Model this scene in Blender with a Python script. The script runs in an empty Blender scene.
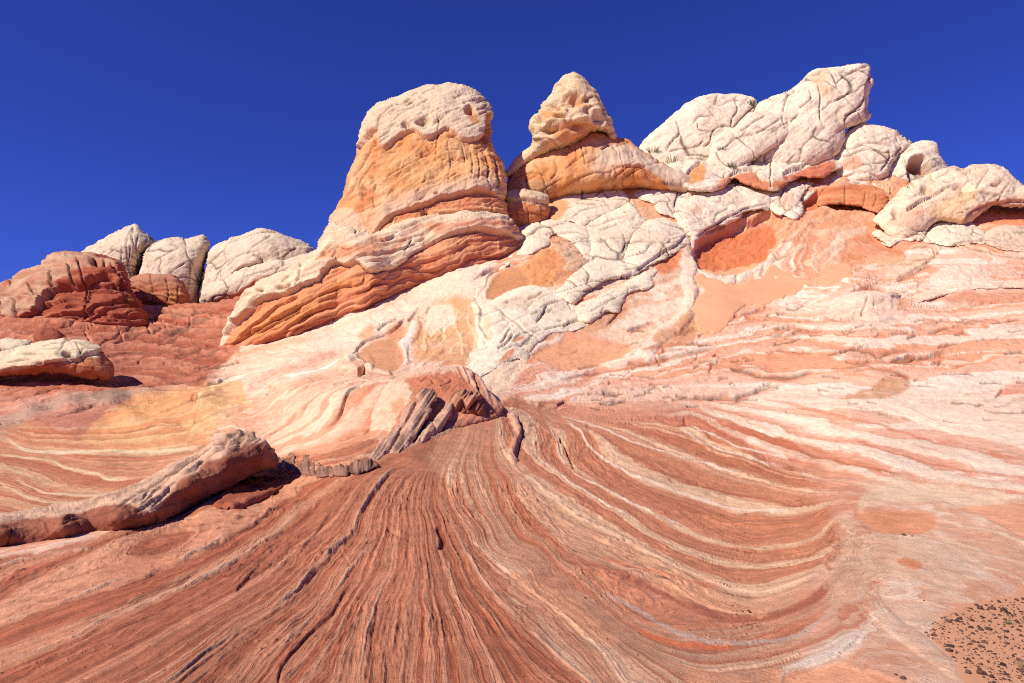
import bpy, math
import numpy as np

# ---------------------------------------------------------------- camera, sky, sun, exposure
scene = bpy.context.scene
EYE = np.array([0.0, 0.0, 1.6]); FPX = 683.0; PITCH = math.atan(58.5 / 683.0)
cam_data = bpy.data.cameras.new('camera'); cam = bpy.data.objects.new('camera', cam_data)
scene.collection.objects.link(cam); scene.camera = cam
cam_data.sensor_width = 36.0; cam_data.lens = 36.0 * FPX / 1024.0
cam_data.clip_start = 0.05; cam_data.clip_end = 20000.0
cam.location = EYE; cam.rotation_euler = (math.pi / 2 + PITCH, 0, 0)

TO_SUN = np.array([-0.61, -0.47, 0.71]); TO_SUN /= np.linalg.norm(TO_SUN)
SUN_EL = math.asin(TO_SUN[2]); SUN_AZ = math.atan2(TO_SUN[0], TO_SUN[1])
world = bpy.data.worlds.new('World'); scene.world = world; world.use_nodes = True
wn = world.node_tree; bg = wn.nodes['Background']
sky = wn.nodes.new('ShaderNodeTexSky'); sky.sky_type = 'NISHITA'; sky.sun_disc = False
sky.sun_elevation = SUN_EL; sky.sun_rotation = SUN_AZ % (2 * math.pi)
sky.altitude = 1800; sky.air_density = 1.0; sky.dust_density = 0.1; sky.ozone_density = 6.0
pol = wn.nodes.new('ShaderNodeVectorMath'); pol.operation = 'MULTIPLY'         # the polarised, deep blue of a high desert sky
pol.inputs[1].default_value = (0.245, 0.295, 0.91)
wn.links.new(sky.outputs[0], pol.inputs[0]); wn.links.new(pol.outputs[0], bg.inputs['Color'])
bg.inputs['Strength'].default_value = 0.12
sun_data = bpy.data.lights.new('sun', 'SUN'); sun_data.energy = 5.0; sun_data.angle = math.radians(0.53)
sun_data.color = (1.0, 0.962, 0.845)
sun = bpy.data.objects.new('sun', sun_data); scene.collection.objects.link(sun)
from mathutils import Vector
sun.rotation_euler = Vector((-TO_SUN).tolist()).to_track_quat('-Z', 'Y').to_euler(); sun.location = (-30, -30, 60)
scene.view_settings.view_transform = 'Standard'; scene.view_settings.look = 'None'
scene.view_settings.exposure = 0.06; scene.view_settings.gamma = 1.0; scene.view_settings.use_curve_mapping = False
scene.cycles.max_bounces = 3; scene.cycles.diffuse_bounces = 2
scene.cycles.use_denoising = False; scene.cycles.filter_width = 1.1

GAIN = 1.10
def C(r, g, b):
    c = np.array([r, g, b], np.float32) / 255.0
    lin = np.where(c <= 0.04045, c / 12.92, ((c + 0.055) / 1.055) ** 2.4)
    return (lin / GAIN).astype(np.float32)
WHITE = C(250, 226, 194); CREAM = C(238, 212, 184); BUFF = C(222, 185, 148); TAN = C(206, 160, 118)
SALMON = C(234, 160, 116); ORANGE = C(224, 143, 82); REDOR = C(208, 108, 68); RED = C(176, 84, 54)
BRICK = C(158, 86, 60); BROWN = C(178, 112, 82); PINK = C(232, 178, 146); PALE = C(240, 205, 176)
GREY = C(176, 150, 134); YELLOW = C(226, 170, 96); CRACK = C(96, 66, 48); SANDC = C(232, 168, 126)
SANDB = C(206, 142, 98)

# ---------------------------------------------------------------- numpy noise
rng = np.random.RandomState(11)
PERM = np.concatenate([rng.permutation(256)] * 2).astype(np.int32)
GR = rng.normal(size=(256, 3)).astype(np.float32); GR /= np.linalg.norm(GR, axis=1)[:, None]
def perlin(p):
    p = np.asarray(p, np.float32)
    i = np.floor(p); f = p - i; i = i.astype(np.int32) & 255
    u = f * f * f * (f * (f * 6 - 15) + 10)
    out = np.zeros(len(p), np.float32)
    for dx in (0, 1):
        wx = u[:, 0] if dx else 1 - u[:, 0]
        a = PERM[(i[:, 0] + dx) & 255]
        for dy in (0, 1):
            wy = wx * (u[:, 1] if dy else 1 - u[:, 1])
            b = PERM[(a + i[:, 1] + dy) & 255]
            for dz in (0, 1):
                g = GR[PERM[(b + i[:, 2] + dz) & 255]]
                d = g[:, 0] * (f[:, 0] - dx) + g[:, 1] * (f[:, 1] - dy) + g[:, 2] * (f[:, 2] - dz)
                out += wy * (u[:, 2] if dz else 1 - u[:, 2]) * d
    return out * 1.6
def fbm(p, octaves=4, gain=0.5, lac=2.03):
    p = np.asarray(p, np.float32); s = np.zeros(len(p), np.float32); a = 1.0
    for k in range(octaves):
        s += a * perlin(p + 17.3 * k); p = p * lac; a *= gain
    return s
def ridged(p, octaves=3, gain=0.5):
    p = np.asarray(p, np.float32); s = np.zeros(len(p), np.float32); a = 1.0
    for k in range(octaves):
        s += a * (1 - 2 * np.abs(perlin(p + 9.1 * k))); p = p * 2.07; a *= gain
    return s
def cells(p):
    """distance between the nearest two feature points of a jittered lattice"""
    p = np.asarray(p, np.float32); i = np.floor(p).astype(np.int32)
    d1 = np.full(len(p), 9.0, np.float32); d2 = d1.copy()
    for dx in (-1, 0, 1):
        for dy in (-1, 0, 1):
            for dz in (-1, 0, 1):
                c = i + np.array([dx, dy, dz], np.int32)
                h = PERM[(PERM[(PERM[c[:, 0] & 255] + c[:, 1]) & 255] + c[:, 2]) & 255]
                q = c + 0.5 + 0.42 * GR[h]
                d = np.sqrt(((q - p) ** 2).sum(1))
                lo = np.minimum(d1, d); d2 = np.minimum(d2, np.maximum(d1, d)); d1 = lo
    return d2 - d1
def sstep(a, b, x):
    t = np.clip((x - a) / (b - a + 1e-9), 0, 1); return t * t * (3 - 2 * t)
def mixc(a, b, t):
    return a + (b - a) * np.asarray(t, np.float32)[..., None]

# ---------------------------------------------------------------- picture ray -> place
FW = np.array([0, math.cos(PITCH), math.sin(PITCH)]); UPV = np.array([0, -math.sin(PITCH), math.cos(PITCH)])
def place(px, py, D):
    px = np.asarray(px, float); py = np.asarray(py, float); D = np.asarray(D, float)
    r = FW + ((px - 512) / FPX)[..., None] * np.array([1.0, 0, 0]) + ((341.5 - py) / FPX)[..., None] * UPV
    return EYE + r * D[..., None]

def tps(pts, vals, smooth=0.0, sc=200.0):
    pts = np.asarray(pts, float) / sc; vals = np.asarray(vals, float); n = len(pts)
    d2 = ((pts[:, None] - pts[None]) ** 2).sum(-1)
    K = 0.5 * d2 * np.log(d2 + 1e-12) + smooth * np.eye(n)
    A = np.zeros((n + 3, n + 3)); A[:n, :n] = K; A[:n, n] = 1; A[:n, n + 1:] = pts; A[n:, :n] = A[:n, n:].T
    w = np.linalg.lstsq(A, np.concatenate([vals, np.zeros(3)]), rcond=None)[0]
    def f(x, y):
        x = np.asarray(x, float); shp = x.shape; q = np.stack([x.ravel(), np.asarray(y, float).ravel()], 1) / sc
        out = np.empty(len(q))
        for k in range(0, len(q), 40000):
            qq = q[k:k + 40000]
            r2 = (qq[:, None, 0] - pts[None, :, 0]) ** 2 + (qq[:, None, 1] - pts[None, :, 1]) ** 2
            out[k:k + 40000] = (0.5 * r2 * np.log(r2 + 1e-12)) @ w[:n] + w[n] + qq @ w[n + 1:]
        return out.reshape(shp)
    return f

def spline(pts, closed=False, step=3.0, sharp=False):
    p = np.asarray(pts, float)[:, :2]
    q = np.vstack([p[-1], p, p[0], p[1]]) if closed else np.vstack([2 * p[0] - p[1], p, 2 * p[-1] - p[-2]])
    out = []
    for k in range(1, len(q) - 2):
        a, b, c, d = q[k - 1], q[k], q[k + 1], q[k + 2]
        n = max(1, int(np.linalg.norm(c - b) / step))
        t = (np.arange(n) / n)[:, None]
        if sharp: out.append(b + (c - b) * t)
        else:
            out.append(0.5 * (2 * b + (c - a) * t + (2 * a - 5 * b + 4 * c - d) * t ** 2 + (3 * b - a - 3 * c + d) * t ** 3))
    out = np.vstack(out)
    return out if closed else np.vstack([out, p[-1]])

def segdist(x, y, poly, closed=False):
    """distance to a polyline, signed side (+ = left of its direction on the picture, i.e. above when it runs left to right), parameter 0..1"""
    n = len(poly); m = n if closed else n - 1
    best = np.full(len(x), 1e9); side = np.zeros(len(x)); tt = np.zeros(len(x))
    for k in range(m):
        a = poly[k]; b = poly[(k + 1) % n]; e = b - a; L = e @ e + 1e-9
        dx = x - a[0]; dy = y - a[1]
        t = np.clip((dx * e[0] + dy * e[1]) / L, 0, 1)
        d = (dx - t * e[0]) ** 2 + (dy - t * e[1]) ** 2
        w = d < best
        best[w] = d[w]; side[w] = (e[1] * dx - e[0] * dy)[w]; tt[w] = (k + t[w]) / m
    return np.sqrt(best), np.sign(side), tt
def inside(x, y, poly):
    r = np.zeros(len(x), bool); n = len(poly); j = n - 1
    for k in range(n):
        xi, yi = poly[k]; xj, yj = poly[j]
        if yi != yj:
            r ^= ((yi > y) != (yj > y)) & (x < (xj - xi) * (y - yi) / (yj - yi) + xi)
        j = k
    return r

# ---------------------------------------------------------------- a surface being carved and stained
class Layer:
    def __init__(s, px, py, D, P, lk=0.5, gk=0.5, rk=0.6, warp=1.0):
        s.lk = lk; s.gk = gk; s.rk = rk; s.rag = 1.0; s.gw = 1.0; s.slotcol = None; s.slot = 0.0; s.minedge = 0.0
        s.px = np.asarray(px, np.float32); s.py = np.asarray(py, np.float32); s.D = np.asarray(D, np.float32)
        s.P = np.asarray(P, np.float32); n = len(s.px)
        s.pix = s.D / FPX                                  # metres that one picture pixel spans there
        s.d = np.zeros(n, np.float32); s.col = np.zeros((n, 3), np.float32)
        q = np.stack([s.px, s.py, s.px * 0], 1)
        s.wx = s.px + warp * (2.4 * perlin(q / 19.0) + .45 * perlin(q / 6.0 + 40))
        s.wy = s.py + warp * (2.0 * perlin(q / 19.0 + 90) + .5 * perlin(q / 6.0 + 70))
    def near(s, pts, pad):
        a = pts.min(0) - pad; b = pts.max(0) + pad
        return np.nonzero((s.wx > a[0]) & (s.wx < b[0]) & (s.wy > a[1]) & (s.wy < b[1]))[0]
    def line(s, pts, pad):
        sp = spline(pts); idx = s.near(sp, pad)
        d, side, t = segdist(s.wx[idx], s.wy[idx], sp)
        k = d < pad
        return idx[k], d[k].astype(np.float32), side[k].astype(np.float32), t[k].astype(np.float32)
    def taper(s, t, e=0.12):
        return np.clip(np.minimum(t, 1 - t) / e, 0.0, 1) ** 0.6
    def groove(s, pts, w=1.2, depth=4.0, col=CRACK, ca=0.6):
        w = w * s.gw; i, d, sd, t = s.line(pts, w * 3.5); g = np.exp(-(d / w) ** 2) * s.taper(t, .08)
        s.d[i] -= s.gk * depth * s.pix[i] * g
        if col is not None: s.col[i] = mixc(s.col[i], col, np.clip(np.exp(-(d / w) ** 2), 0, 1) * ca * s.taper(t, .05))
    def ridge(s, pts, w=5.0, h=4.0, col=None, ca=0.9, taper=.1, rag=0.0):
        i, d, sd, t = s.line(pts, w * 2.2); q = s.P[i] * (22.0 / (s.D[i, None] + 1.5))
        if rag:
            d = np.abs(d * sd + rag * w * (.8 * perlin(q * .7) + .5 * perlin(q * 2.1)))
            br = sstep(-.55, .25, perlin(q * .55 + 5) + .5 * perlin(q * 1.9 + 15))
        else: br = 1.0
        g = np.clip(1 - (d / w) ** 2, 0, 1) * s.taper(t, taper)
        s.d[i] += (s.rk[i] if isinstance(s.rk, np.ndarray) else s.rk) * h * s.pix[i] * np.sqrt(g) * br
        if col is not None: s.col[i] = mixc(s.col[i], col, sstep(1.25, .7, d / w) * ca * br * s.taper(t, .05))
    def ledge(s, pts, h=6.0, reach=22.0, edge=1.0, under=0.5, lip=None, low=None, lowreach=None, taper=.1):
        """raised on the left-hand side of the line (above when drawn left to right), cut back beneath it"""
        edge = max(edge, s.minedge); i, d, sd, t = s.line(pts, max(reach, lowreach or reach)); x = d * sd; k = s.taper(t, taper)
        x = x + s.rag * np.clip(10 / s.D[i] - .3, .08, 1) * (1.1 * perlin(s.P[i] * (14.0 / (s.D[i, None] + 1.5))) + .9 * perlin(s.P[i] * (40.0 / (s.D[i, None] + 1.5))))
        k = k * sstep(-.75, .1, perlin(s.P[i] * (9.0 / (s.D[i, None] + 1.5)) + 31)); up = sstep(-edge * .5, edge, x) * np.clip(1 - x / reach, 0, 1) ** 0.7
        dn = sstep(edge * .6, -edge * .2, x) * np.clip(1 + x / reach, 0, 1) ** 1.3
        s.d[i] += (s.lk[i] if isinstance(s.lk, np.ndarray) else s.lk) * s.pix[i] * h * k * (.75 + .5 * perlin(s.P[i] * 9.0 / (s.D[i, None] + 2))) * (up * (1 - under) - dn * under)
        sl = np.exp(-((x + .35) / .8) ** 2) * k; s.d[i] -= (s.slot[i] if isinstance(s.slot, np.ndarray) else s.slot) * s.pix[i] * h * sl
        if s.slotcol is not None: s.col[i] = mixc(s.col[i], s.slotcol, np.clip(sl * 1.3, 0, 1) * .48 * np.clip(s.D[i] / 14 - .5, 0, 1))  # dark tint painted in as shade under the far ledges
        if lip is not None: s.col[i] = mixc(s.col[i], lip, sstep(0, edge, x) * np.clip(1.4 - x / reach * 1.4, 0, 1) * k)
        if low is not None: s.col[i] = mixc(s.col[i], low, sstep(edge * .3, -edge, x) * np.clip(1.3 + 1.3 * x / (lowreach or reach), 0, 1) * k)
    def mask(s, poly, soft=3.0, sharp=False, grow=0.0):
        sp = spline(poly, True, sharp=sharp); m = np.zeros(len(s.px), np.float32)
        i = s.near(sp, soft * 2 + 4 + max(grow, 0))
        d, _, _ = segdist(s.wx[i], s.wy[i], sp, True)
        sdist = np.where(inside(s.wx[i], s.wy[i], sp), d, -d) + grow
        if soft > 4.5:                                     # ragged natural limit instead of an even fade
            sdist = sdist + soft * 1.1 * fbm(s.P[i] * (9.0 / (s.D[i, None] + 3)), 5, .68); soft = soft * .38
        m[i] = sstep(-soft, soft, sdist); return m
    def paint(s, poly, col, a=1.0, soft=3.0, mottle=0.0, scale=1.0):
        m = s.mask(poly, soft) * a
        k = np.nonzero(m > 0)[0]
        if mottle: m[k] *= np.clip(1 - mottle + mottle * 1.6 * (0.5 + fbm(s.P[k] * scale, 3)), 0, 1)
        s.col[k] = mixc(s.col[k], col, m[k]); return m
    def stroke(s, pts, w, col, a=0.9):
        i, d, sd, t = s.line(pts, w * 1.5)
        s.col[i] = mixc(s.col[i], col, sstep(1.3, .6, d / w) * a * s.taper(t, .1))
    def mound(s, poly, h, soft=8.0):
        s.d += h * s.pix * s.mask(poly, soft)

# ---------------------------------------------------------------- meshes and tags
def tag(o, label=None, cat=None, group=None, kind=None):
    if label: o['label'] = label
    if cat: o['category'] = cat
    if group: o['group'] = group
    if kind: o['kind'] = kind
    return o
def mesh(name, V, F, mat, col=None, attrs=None, smooth=True):
    me = bpy.data.meshes.new(name); V = np.asarray(V, np.float32); F = np.asarray(F, np.int32); k = F.shape[1]
    me.vertices.add(len(V)); me.vertices.foreach_set('co', V.ravel())
    me.loops.add(F.size); me.loops.foreach_set('vertex_index', F.ravel())
    me.polygons.add(len(F)); me.polygons.foreach_set('loop_start', np.arange(0, F.size, k, dtype=np.int32))
    me.polygons.foreach_set('loop_total', np.full(len(F), k, np.int32))
    me.polygons.foreach_set('use_smooth', np.full(len(F), smooth, bool))
    me.update(calc_edges=True)
    if col is not None:
        a = me.color_attributes.new('pigment', 'FLOAT_COLOR', 'POINT')
        c4 = np.ones((len(V), 4), np.float32); c4[:, :3] = np.clip(col, 0.004, 0.9); a.data.foreach_set('color', c4.ravel())
    for nm, v in (attrs or {}).items():
        a = me.attributes.new(nm, 'FLOAT', 'POINT'); a.data.foreach_set('value', np.asarray(v, np.float32))
    me.materials.append(mat); me.validate()
    return me
def obj(name, me, parent=None):
    o = bpy.data.objects.new(name, me); scene.collection.objects.link(o)
    if parent: o.parent = parent
    return o
def subset(V, F, *arrs):
    u, inv = np.unique(F, return_inverse=True)
    return (V[u], inv.reshape(F.shape)) + tuple(a[u] for a in arrs)
def vnormals(V, F):
    n = np.zeros_like(V); a, b, c, d = (V[F[:, k]] for k in range(4))
    fn = np.cross(c - a, d - b)
    for k in range(4):
        for ax in range(3): n[:, ax] += np.bincount(F[:, k], fn[:, ax], minlength=len(V)).astype(np.float32)
    return n / (np.linalg.norm(n, axis=1)[:, None] + 1e-9)

# ---------------------------------------------------------------- materials
def node_mat(name): 
    m = bpy.data.materials.new(name); m.use_nodes = True; nt = m.node_tree
    b = nt.nodes['Principled BSDF']; b.inputs['Roughness'].default_value = 0.92
    b.inputs['Specular IOR Level'].default_value = 0.18
    return m, nt, b
def rock_material(name, scale=1.0, grain=0.16, bump=0.5, dist=0.03, bands=0.0, bandscale=1.0, pits=0.0):
    """stone coloured by its own pigment attribute, with sand grain, fine bedding and pitting"""
    m, nt, b = node_mat(name); N = nt.nodes.new; L = nt.links.new
    at = N('ShaderNodeVertexColor'); at.layer_name = 'pigment'
    geo = N('ShaderNodeNewGeometry')
    def noise(sc, det, rough=0.6, vec=None):
        n = N('ShaderNodeTexNoise'); n.inputs['Scale'].default_value = sc; n.inputs['Detail'].default_value = det
        n.inputs['Roughness'].default_value = rough; L(vec or geo.outputs['Position'], n.inputs['Vector']); return n
    def ramp(src, a, c):
        r = N('ShaderNodeMapRange'); r.inputs[1].default_value = a[0]; r.inputs[2].default_value = a[1]
        r.inputs[3].default_value = c[0]; r.inputs[4].default_value = c[1]; L(src, r.inputs[0]); return r.outputs[0]
    def math_(op, x, y):
        q = N('ShaderNodeMath'); q.operation = op
        for k, v in enumerate((x, y)):
            if isinstance(v, (int, float)): q.inputs[k].default_value = v
            else: L(v, q.inputs[k])
        return q.outputs[0]
    n1 = noise(2.2 * scale, 8, 0.68); n2 = noise(19 * scale, 6, 0.7)
    v1 = ramp(n1.outputs['Fac'], (0.3, 0.7), (1 - grain, 1 + grain)); v2 = ramp(n2.outputs['Fac'], (0.3, 0.7), (1 - grain * .9, 1 + grain * .9))
    val = math_('MULTIPLY', v1, v2)
    height = math_('ADD', n1.outputs['Fac'], math_('MULTIPLY', n2.outputs['Fac'], 0.35))
    if bands:
        st = N('ShaderNodeAttribute'); st.attribute_name = 'strata'; am = N('ShaderNodeAttribute'); am.attribute_name = 'banding'
        w = noise(1.4 * scale, 4); wob = math_('ADD', st.outputs['Fac'], math_('MULTIPLY', w.outputs['Fac'], 1.6))
        nb = N('ShaderNodeTexNoise'); nb.noise_dimensions = '1D'; nb.inputs['Scale'].default_value = bandscale
        nb.inputs['Detail'].default_value = 5; nb.inputs['Roughness'].default_value = 0.75; L(wob, nb.inputs['W'])
        bf = ramp(nb.outputs['Fac'], (0.3, 0.7), (-bands, bands))
        val = math_('MULTIPLY', val, math_('ADD', 1.0, math_('MULTIPLY', bf, am.outputs['Fac'])))
        height = math_('ADD', height, math_('MULTIPLY', math_('MULTIPLY', nb.outputs['Fac'], am.outputs['Fac']), 0.9))
    if pits:
        vo = N('ShaderNodeTexVoronoi'); vo.inputs['Scale'].default_value = 5.5 * scale; vo.inputs['Randomness'].default_value = 1
        L(geo.outputs['Position'], vo.inputs['Vector'])
        pit = ramp(vo.outputs['Distance'], (0.05, 0.22), (1.0, 0.0)); sel = ramp(n1.outputs['Fac'], (0.5, 0.58), (0.0, 1.0))
        pit = math_('MULTIPLY', pit, sel)
        height = math_('SUBTRACT', height, math_('MULTIPLY', pit, pits))
        val = math_('MULTIPLY', val, ramp(pit, (0, 1), (1.0, 0.72)))
    mul = N('ShaderNodeVectorMath'); mul.operation = 'SCALE'; L(at.outputs['Color'], mul.inputs[0]); L(val, mul.inputs['Scale'])
    L(mul.outputs[0], b.inputs['Base Color'])
    bp = N('ShaderNodeBump'); bp.inputs['Strength'].default_value = bump; bp.inputs['Distance'].default_value = dist
    L(height, bp.inputs['Height']); L(bp.outputs[0], b.inputs['Normal'])
    return m
MAT_GROUND = rock_material('banded_sandstone', scale=2.4, grain=0.19, bump=0.85, dist=0.03, bands=0.26, bandscale=0.55, pits=0.5)
MAT_ROCK = rock_material('weathered_sandstone', scale=0.9, grain=0.10, bump=0.55, dist=0.16, pits=0.8)
MAT_FIN = rock_material('foreground_sandstone', scale=2.4, grain=0.2, bump=0.8, dist=0.04, pits=0.4)
MAT_SAND = rock_material('loose_sand', scale=5.0, grain=0.05, bump=0.25, dist=0.01)
# ---------------------------------------------------------------- the slickrock slope: shape
CTRL = []
def row(py, *pairs): CTRL.extend((x, py, d) for x, d in pairs)
row(1300, (-400, 1.2), (100, 1.2), (512, 1.2), (924, 1.2), (1424, 1.2))
row(900, (-400, 2.2), (0, 2.15), (512, 2.13), (1024, 2.15), (1424, 2.2))
row(683, (-400, 4.6), (0, 4.2), (256, 3.95), (512, 3.85), (768, 4.1), (1024, 4.0), (1424, 4.2))
row(620, (0, 5.5), (256, 5.1), (512, 4.95), (700, 5.4), (850, 5.1), (1024, 5.2))
row(560, (-400, 9), (0, 7.9), (200, 7.3), (400, 6.7), (600, 7.2), (760, 7.9), (870, 7.1), (1024, 7.2), (1424, 7.2))
row(500, (205, 11.4), (330, 10.3), (430, 9.5), (520, 10), (650, 11.2), (760, 12), (860, 10.5), (1024, 10.3))
row(460, (330, 13.3), (430, 12.5), (480, 12.8), (560, 14), (700, 16), (820, 15.6), (900, 14.4), (1024, 14))
row(430, (380, 15.5), (430, 15), (480, 15.2), (540, 16.6), (700, 19.5), (850, 18), (1024, 17.5))
row(400, (490, 18.4), (520, 19.6), (600, 22), (760, 23), (900, 21.5), (1024, 21.5), (1424, 20.5))
row(375, (420, 22.6), (480, 23.2), (520, 24.0), (600, 26), (760, 26), (900, 24.5), (1024, 25))
row(340, (300, 32.3), (400, 28.8), (500, 27.5), (600, 29), (720, 29.5), (860, 28), (1024, 28.5))
row(300, (330, 36.5), (420, 33.8), (500, 31.8), (600, 33), (720, 33.5), (860, 33), (1024, 33), (1424, 33))
row(260, (400, 39.5), (500, 37), (600, 37.6), (720, 40), (860, 39), (1024, 38.5))
row(220, (500, 44), (600, 42.5), (720, 44.5), (860, 44.5), (1024, 44), (1424, 44))
row(180, (560, 48), (640, 47), (720, 48), (840, 49), (940, 49.5), (1024, 52))
row(150, (640, 52), (720, 53), (840, 54))
row(485, (-400, 14), (0, 13.4), (100, 14.0))
row(465, (0, 15.2), (100, 15.6), (180, 15.8), (270, 15.6))
row(440, (0, 19), (100, 19.4), (200, 18.8), (300, 17.2))
row(400, (-400, 24), (0, 25), (100, 25), (200, 24.2), (300, 21.4), (360, 19.4))
row(380, (0, 28), (120, 29), (220, 28.5), (300, 23.5), (360, 21.5))
row(350, (60, 33), (150, 36), (220, 35))
row(320, (60, 40), (150, 43), (230, 42))
row(290, (-400, 46), (60, 48), (150, 50), (300, 46))
row(505, (0, 11.6), (100, 11.9), (180, 11.9))
row(548, (0, 8.7), (-100, 8.8)); row(530, (120, 9.4)); row(545, (60, 8.6))
row(348, (250, 34)); row(326, (338, 33.4)); row(300, (400, 34.2)); row(272, (468, 35.4)); row(250, (527, 37.6))
CT = np.array(CTRL)
logD = tps(CT[:, :2], np.log(CT[:, 2]), smooth=0.0006)

TOPX = [-400, 0, 60, 140, 190, 215, 240, 330, 400, 505, 560, 640, 700, 760, 830, 900, 960, 1024, 1424]
TOPY = [310, 312, 300, 306, 306, 303, 298, 262, 238, 214, 196, 176, 162, 156, 150, 178, 200, 205, 235]
cols = np.concatenate([np.linspace(-400, -22, 30), np.arange(-20, 1044.5, .82), np.linspace(1048, 1424, 30)])
NR, NB = 590, 26
tt = np.linspace(0, 1, NR)
PYg = np.zeros((NR + NB, len(cols)))
tops = np.interp(cols, TOPX, TOPY)
PYg[:NR] = tops[None] + (692 - tops[None]) * (tt ** 1.04)[:, None]
PYg[NR:] = 692 + ((np.arange(1, NB + 1) / NB) ** 1.6 * 640)[:, None]
PXg = np.repeat(cols[None], NR + NB, 0)
cx = np.linspace(-400, 1424, 300); cy = np.linspace(140, 1340, 220)      # the smooth surface on a coarse lattice, then resampled
def resample(F, x, y):
    u = (x - cx[0]) / (cx[1] - cx[0]); v = (y - cy[0]) / (cy[1] - cy[0])
    i = np.clip(u.astype(int), 0, len(cx) - 2); j = np.clip(v.astype(int), 0, len(cy) - 2); u = u - i; v = v - j
    return (F[j, i] * (1 - u) + F[j, i + 1] * u) * (1 - v) + (F[j + 1, i] * (1 - u) + F[j + 1, i + 1] * u) * v
CXg, CYg = np.meshgrid(cx, cy)
LD = logD(CXg, CYg)
def groundD(x, y): return np.exp(resample(LD, np.asarray(x, float), np.asarray(y, float)))
Dg = np.clip(groundD(PXg, PYg), 1.0, 75)
Pg = place(PXg, PYg, Dg).astype(np.float32)
GS = Pg.shape[:2]
def grid_normals(P):
    du = np.gradient(P, axis=1); dv = np.gradient(P, axis=0); n = np.cross(dv, du)
    n /= np.linalg.norm(n, axis=2)[..., None] + 1e-9
    flip = (n * (EYE - P)).sum(2) < 0; n[flip] *= -1
    return n
Ng = grid_normals(Pg).reshape(-1, 3)
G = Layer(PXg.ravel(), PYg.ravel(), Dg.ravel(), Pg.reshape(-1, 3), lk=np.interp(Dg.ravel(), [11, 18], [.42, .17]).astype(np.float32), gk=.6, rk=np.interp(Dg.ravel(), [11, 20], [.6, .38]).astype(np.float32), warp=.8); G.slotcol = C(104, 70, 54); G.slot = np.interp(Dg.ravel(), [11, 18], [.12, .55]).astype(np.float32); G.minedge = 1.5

# ---------------------------------------------------------------- the beds: a smooth field whose levels follow the traced beds
BEDS = {
 0: [(0, 550), (60, 540), (130, 522), (200, 500), (280, 462), (350, 448), (400, 436)],
 20: [(0, 622), (60, 600), (120, 584), (200, 550), (270, 515), (320, 480), (370, 457), (410, 442)],
 35: [(0, 668), (60, 645), (120, 618), (200, 580), (260, 545), (320, 500), (370, 465), (415, 446)],
 60: [(165, 683), (200, 658), (240, 628), (280, 605), (305, 580), (330, 553), (350, 535), (362, 505), (385, 475), (420, 452)],
 75: [(250, 683), (270, 660), (300, 635), (330, 605), (345, 580), (358, 555), (372, 520), (392, 480), (426, 455)],
 90: [(360, 690), (366, 640), (378, 600), (393, 570), (400, 540), (405, 500), (415, 475), (432, 452)],
 105: [(430, 690), (428, 620), (425, 570), (422, 520), (425, 480), (438, 452)],
 120: [(510, 690), (480, 630), (455, 590), (440, 550), (430, 510), (432, 475), (446, 450)],
 135: [(600, 690), (550, 646), (510, 610), (480, 578), (464, 550), (446, 510), (441, 475), (454, 446)],
 146: [(625, 683), (590, 640), (555, 608), (515, 578), (475, 548), (458, 515), (449, 490), (449, 468), (464, 440)],
 160: [(690, 690), (640, 655), (600, 622), (560, 588), (520, 555), (490, 525), (470, 495), (464, 468), (474, 436)],
 190: [(862, 585), (840, 615), (800, 636), (750, 650), (690, 656), (640, 638), (600, 610), (550, 575), (520, 545), (500, 515), (486, 480), (480, 450), (485, 422)],
 210: [(862, 545), (835, 580), (790, 608), (745, 619), (700, 611), (660, 591), (600, 567), (560, 545), (530, 515), (510, 485), (496, 458), (490, 430), (488, 405)],
 235: [(855, 525), (840, 545), (800, 562), (740, 567), (680, 549), (620, 515), (580, 489), (540, 460), (522, 440), (511, 420), (499, 400)],
 250: [(848, 512), (820, 537), (760, 550), (700, 536), (640, 509), (610, 493), (580, 475), (561, 460), (556, 440), (540, 415), (522, 402), (500, 391)],
 270: [(840, 502), (800, 513), (735, 509), (700, 500), (650, 482), (615, 463), (598, 445), (566, 420), (535, 403)],
 290: [(835, 492), (790, 490), (740, 474), (700, 462), (665, 448), (625, 431), (570, 416)],
 310: [(830, 482), (790, 474), (740, 455), (710, 446), (670, 430), (610, 420), (560, 412)],
 330: [(1024, 500), (940, 482), (870, 476), (820, 462), (760, 442), (720, 425), (680, 416), (600, 411), (555, 407)],
 345: [(690, 402), (740, 420), (800, 438), (850, 450), (900, 467), (1000, 490)],
 365: [(700, 400), (760, 411), (830, 429), (900, 446), (960, 460), (1024, 472)],
 385: [(740, 396), (820, 402), (900, 411), (960, 428), (1024, 447)],
 405: [(560, 402), (640, 395), (720, 388), (830, 392), (920, 388), (1024, 380)],
 430: [(580, 388), (660, 375), (720, 360), (800, 348), (900, 357), (1024, 348)],
 455: [(690, 342), (760, 325), (830, 330), (900, 326), (1024, 312)],
 475: [(830, 312), (900, 302), (1024, 292)],
 -60: [(0, 487), (40, 500), (80, 503), (150, 497)],
 -76: [(0, 470), (40, 481), (70, 492), (110, 496), (190, 478)],
 -92: [(0, 453), (50, 461), (70, 468), (100, 475), (150, 475), (210, 458)],
 -112: [(0, 438), (30, 447), (80, 452), (150, 452), (220, 440), (290, 428)],
 -130: [(20, 430), (100, 431), (170, 424), (230, 413), (300, 400)],
 -150: [(0, 416), (60, 402), (130, 388), (200, 382), (260, 374)],
 -170: [(220, 376), (290, 362), (350, 350), (400, 342)],
 -190: [(230, 358), (300, 335), (380, 308), (460, 275)],
}
bp_, bv_ = [], []
for sv, pts in BEDS.items():
    sp = spline(pts, step=22)
    bp_.extend(sp.tolist()); bv_.extend([sv] * len(sp))
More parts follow.
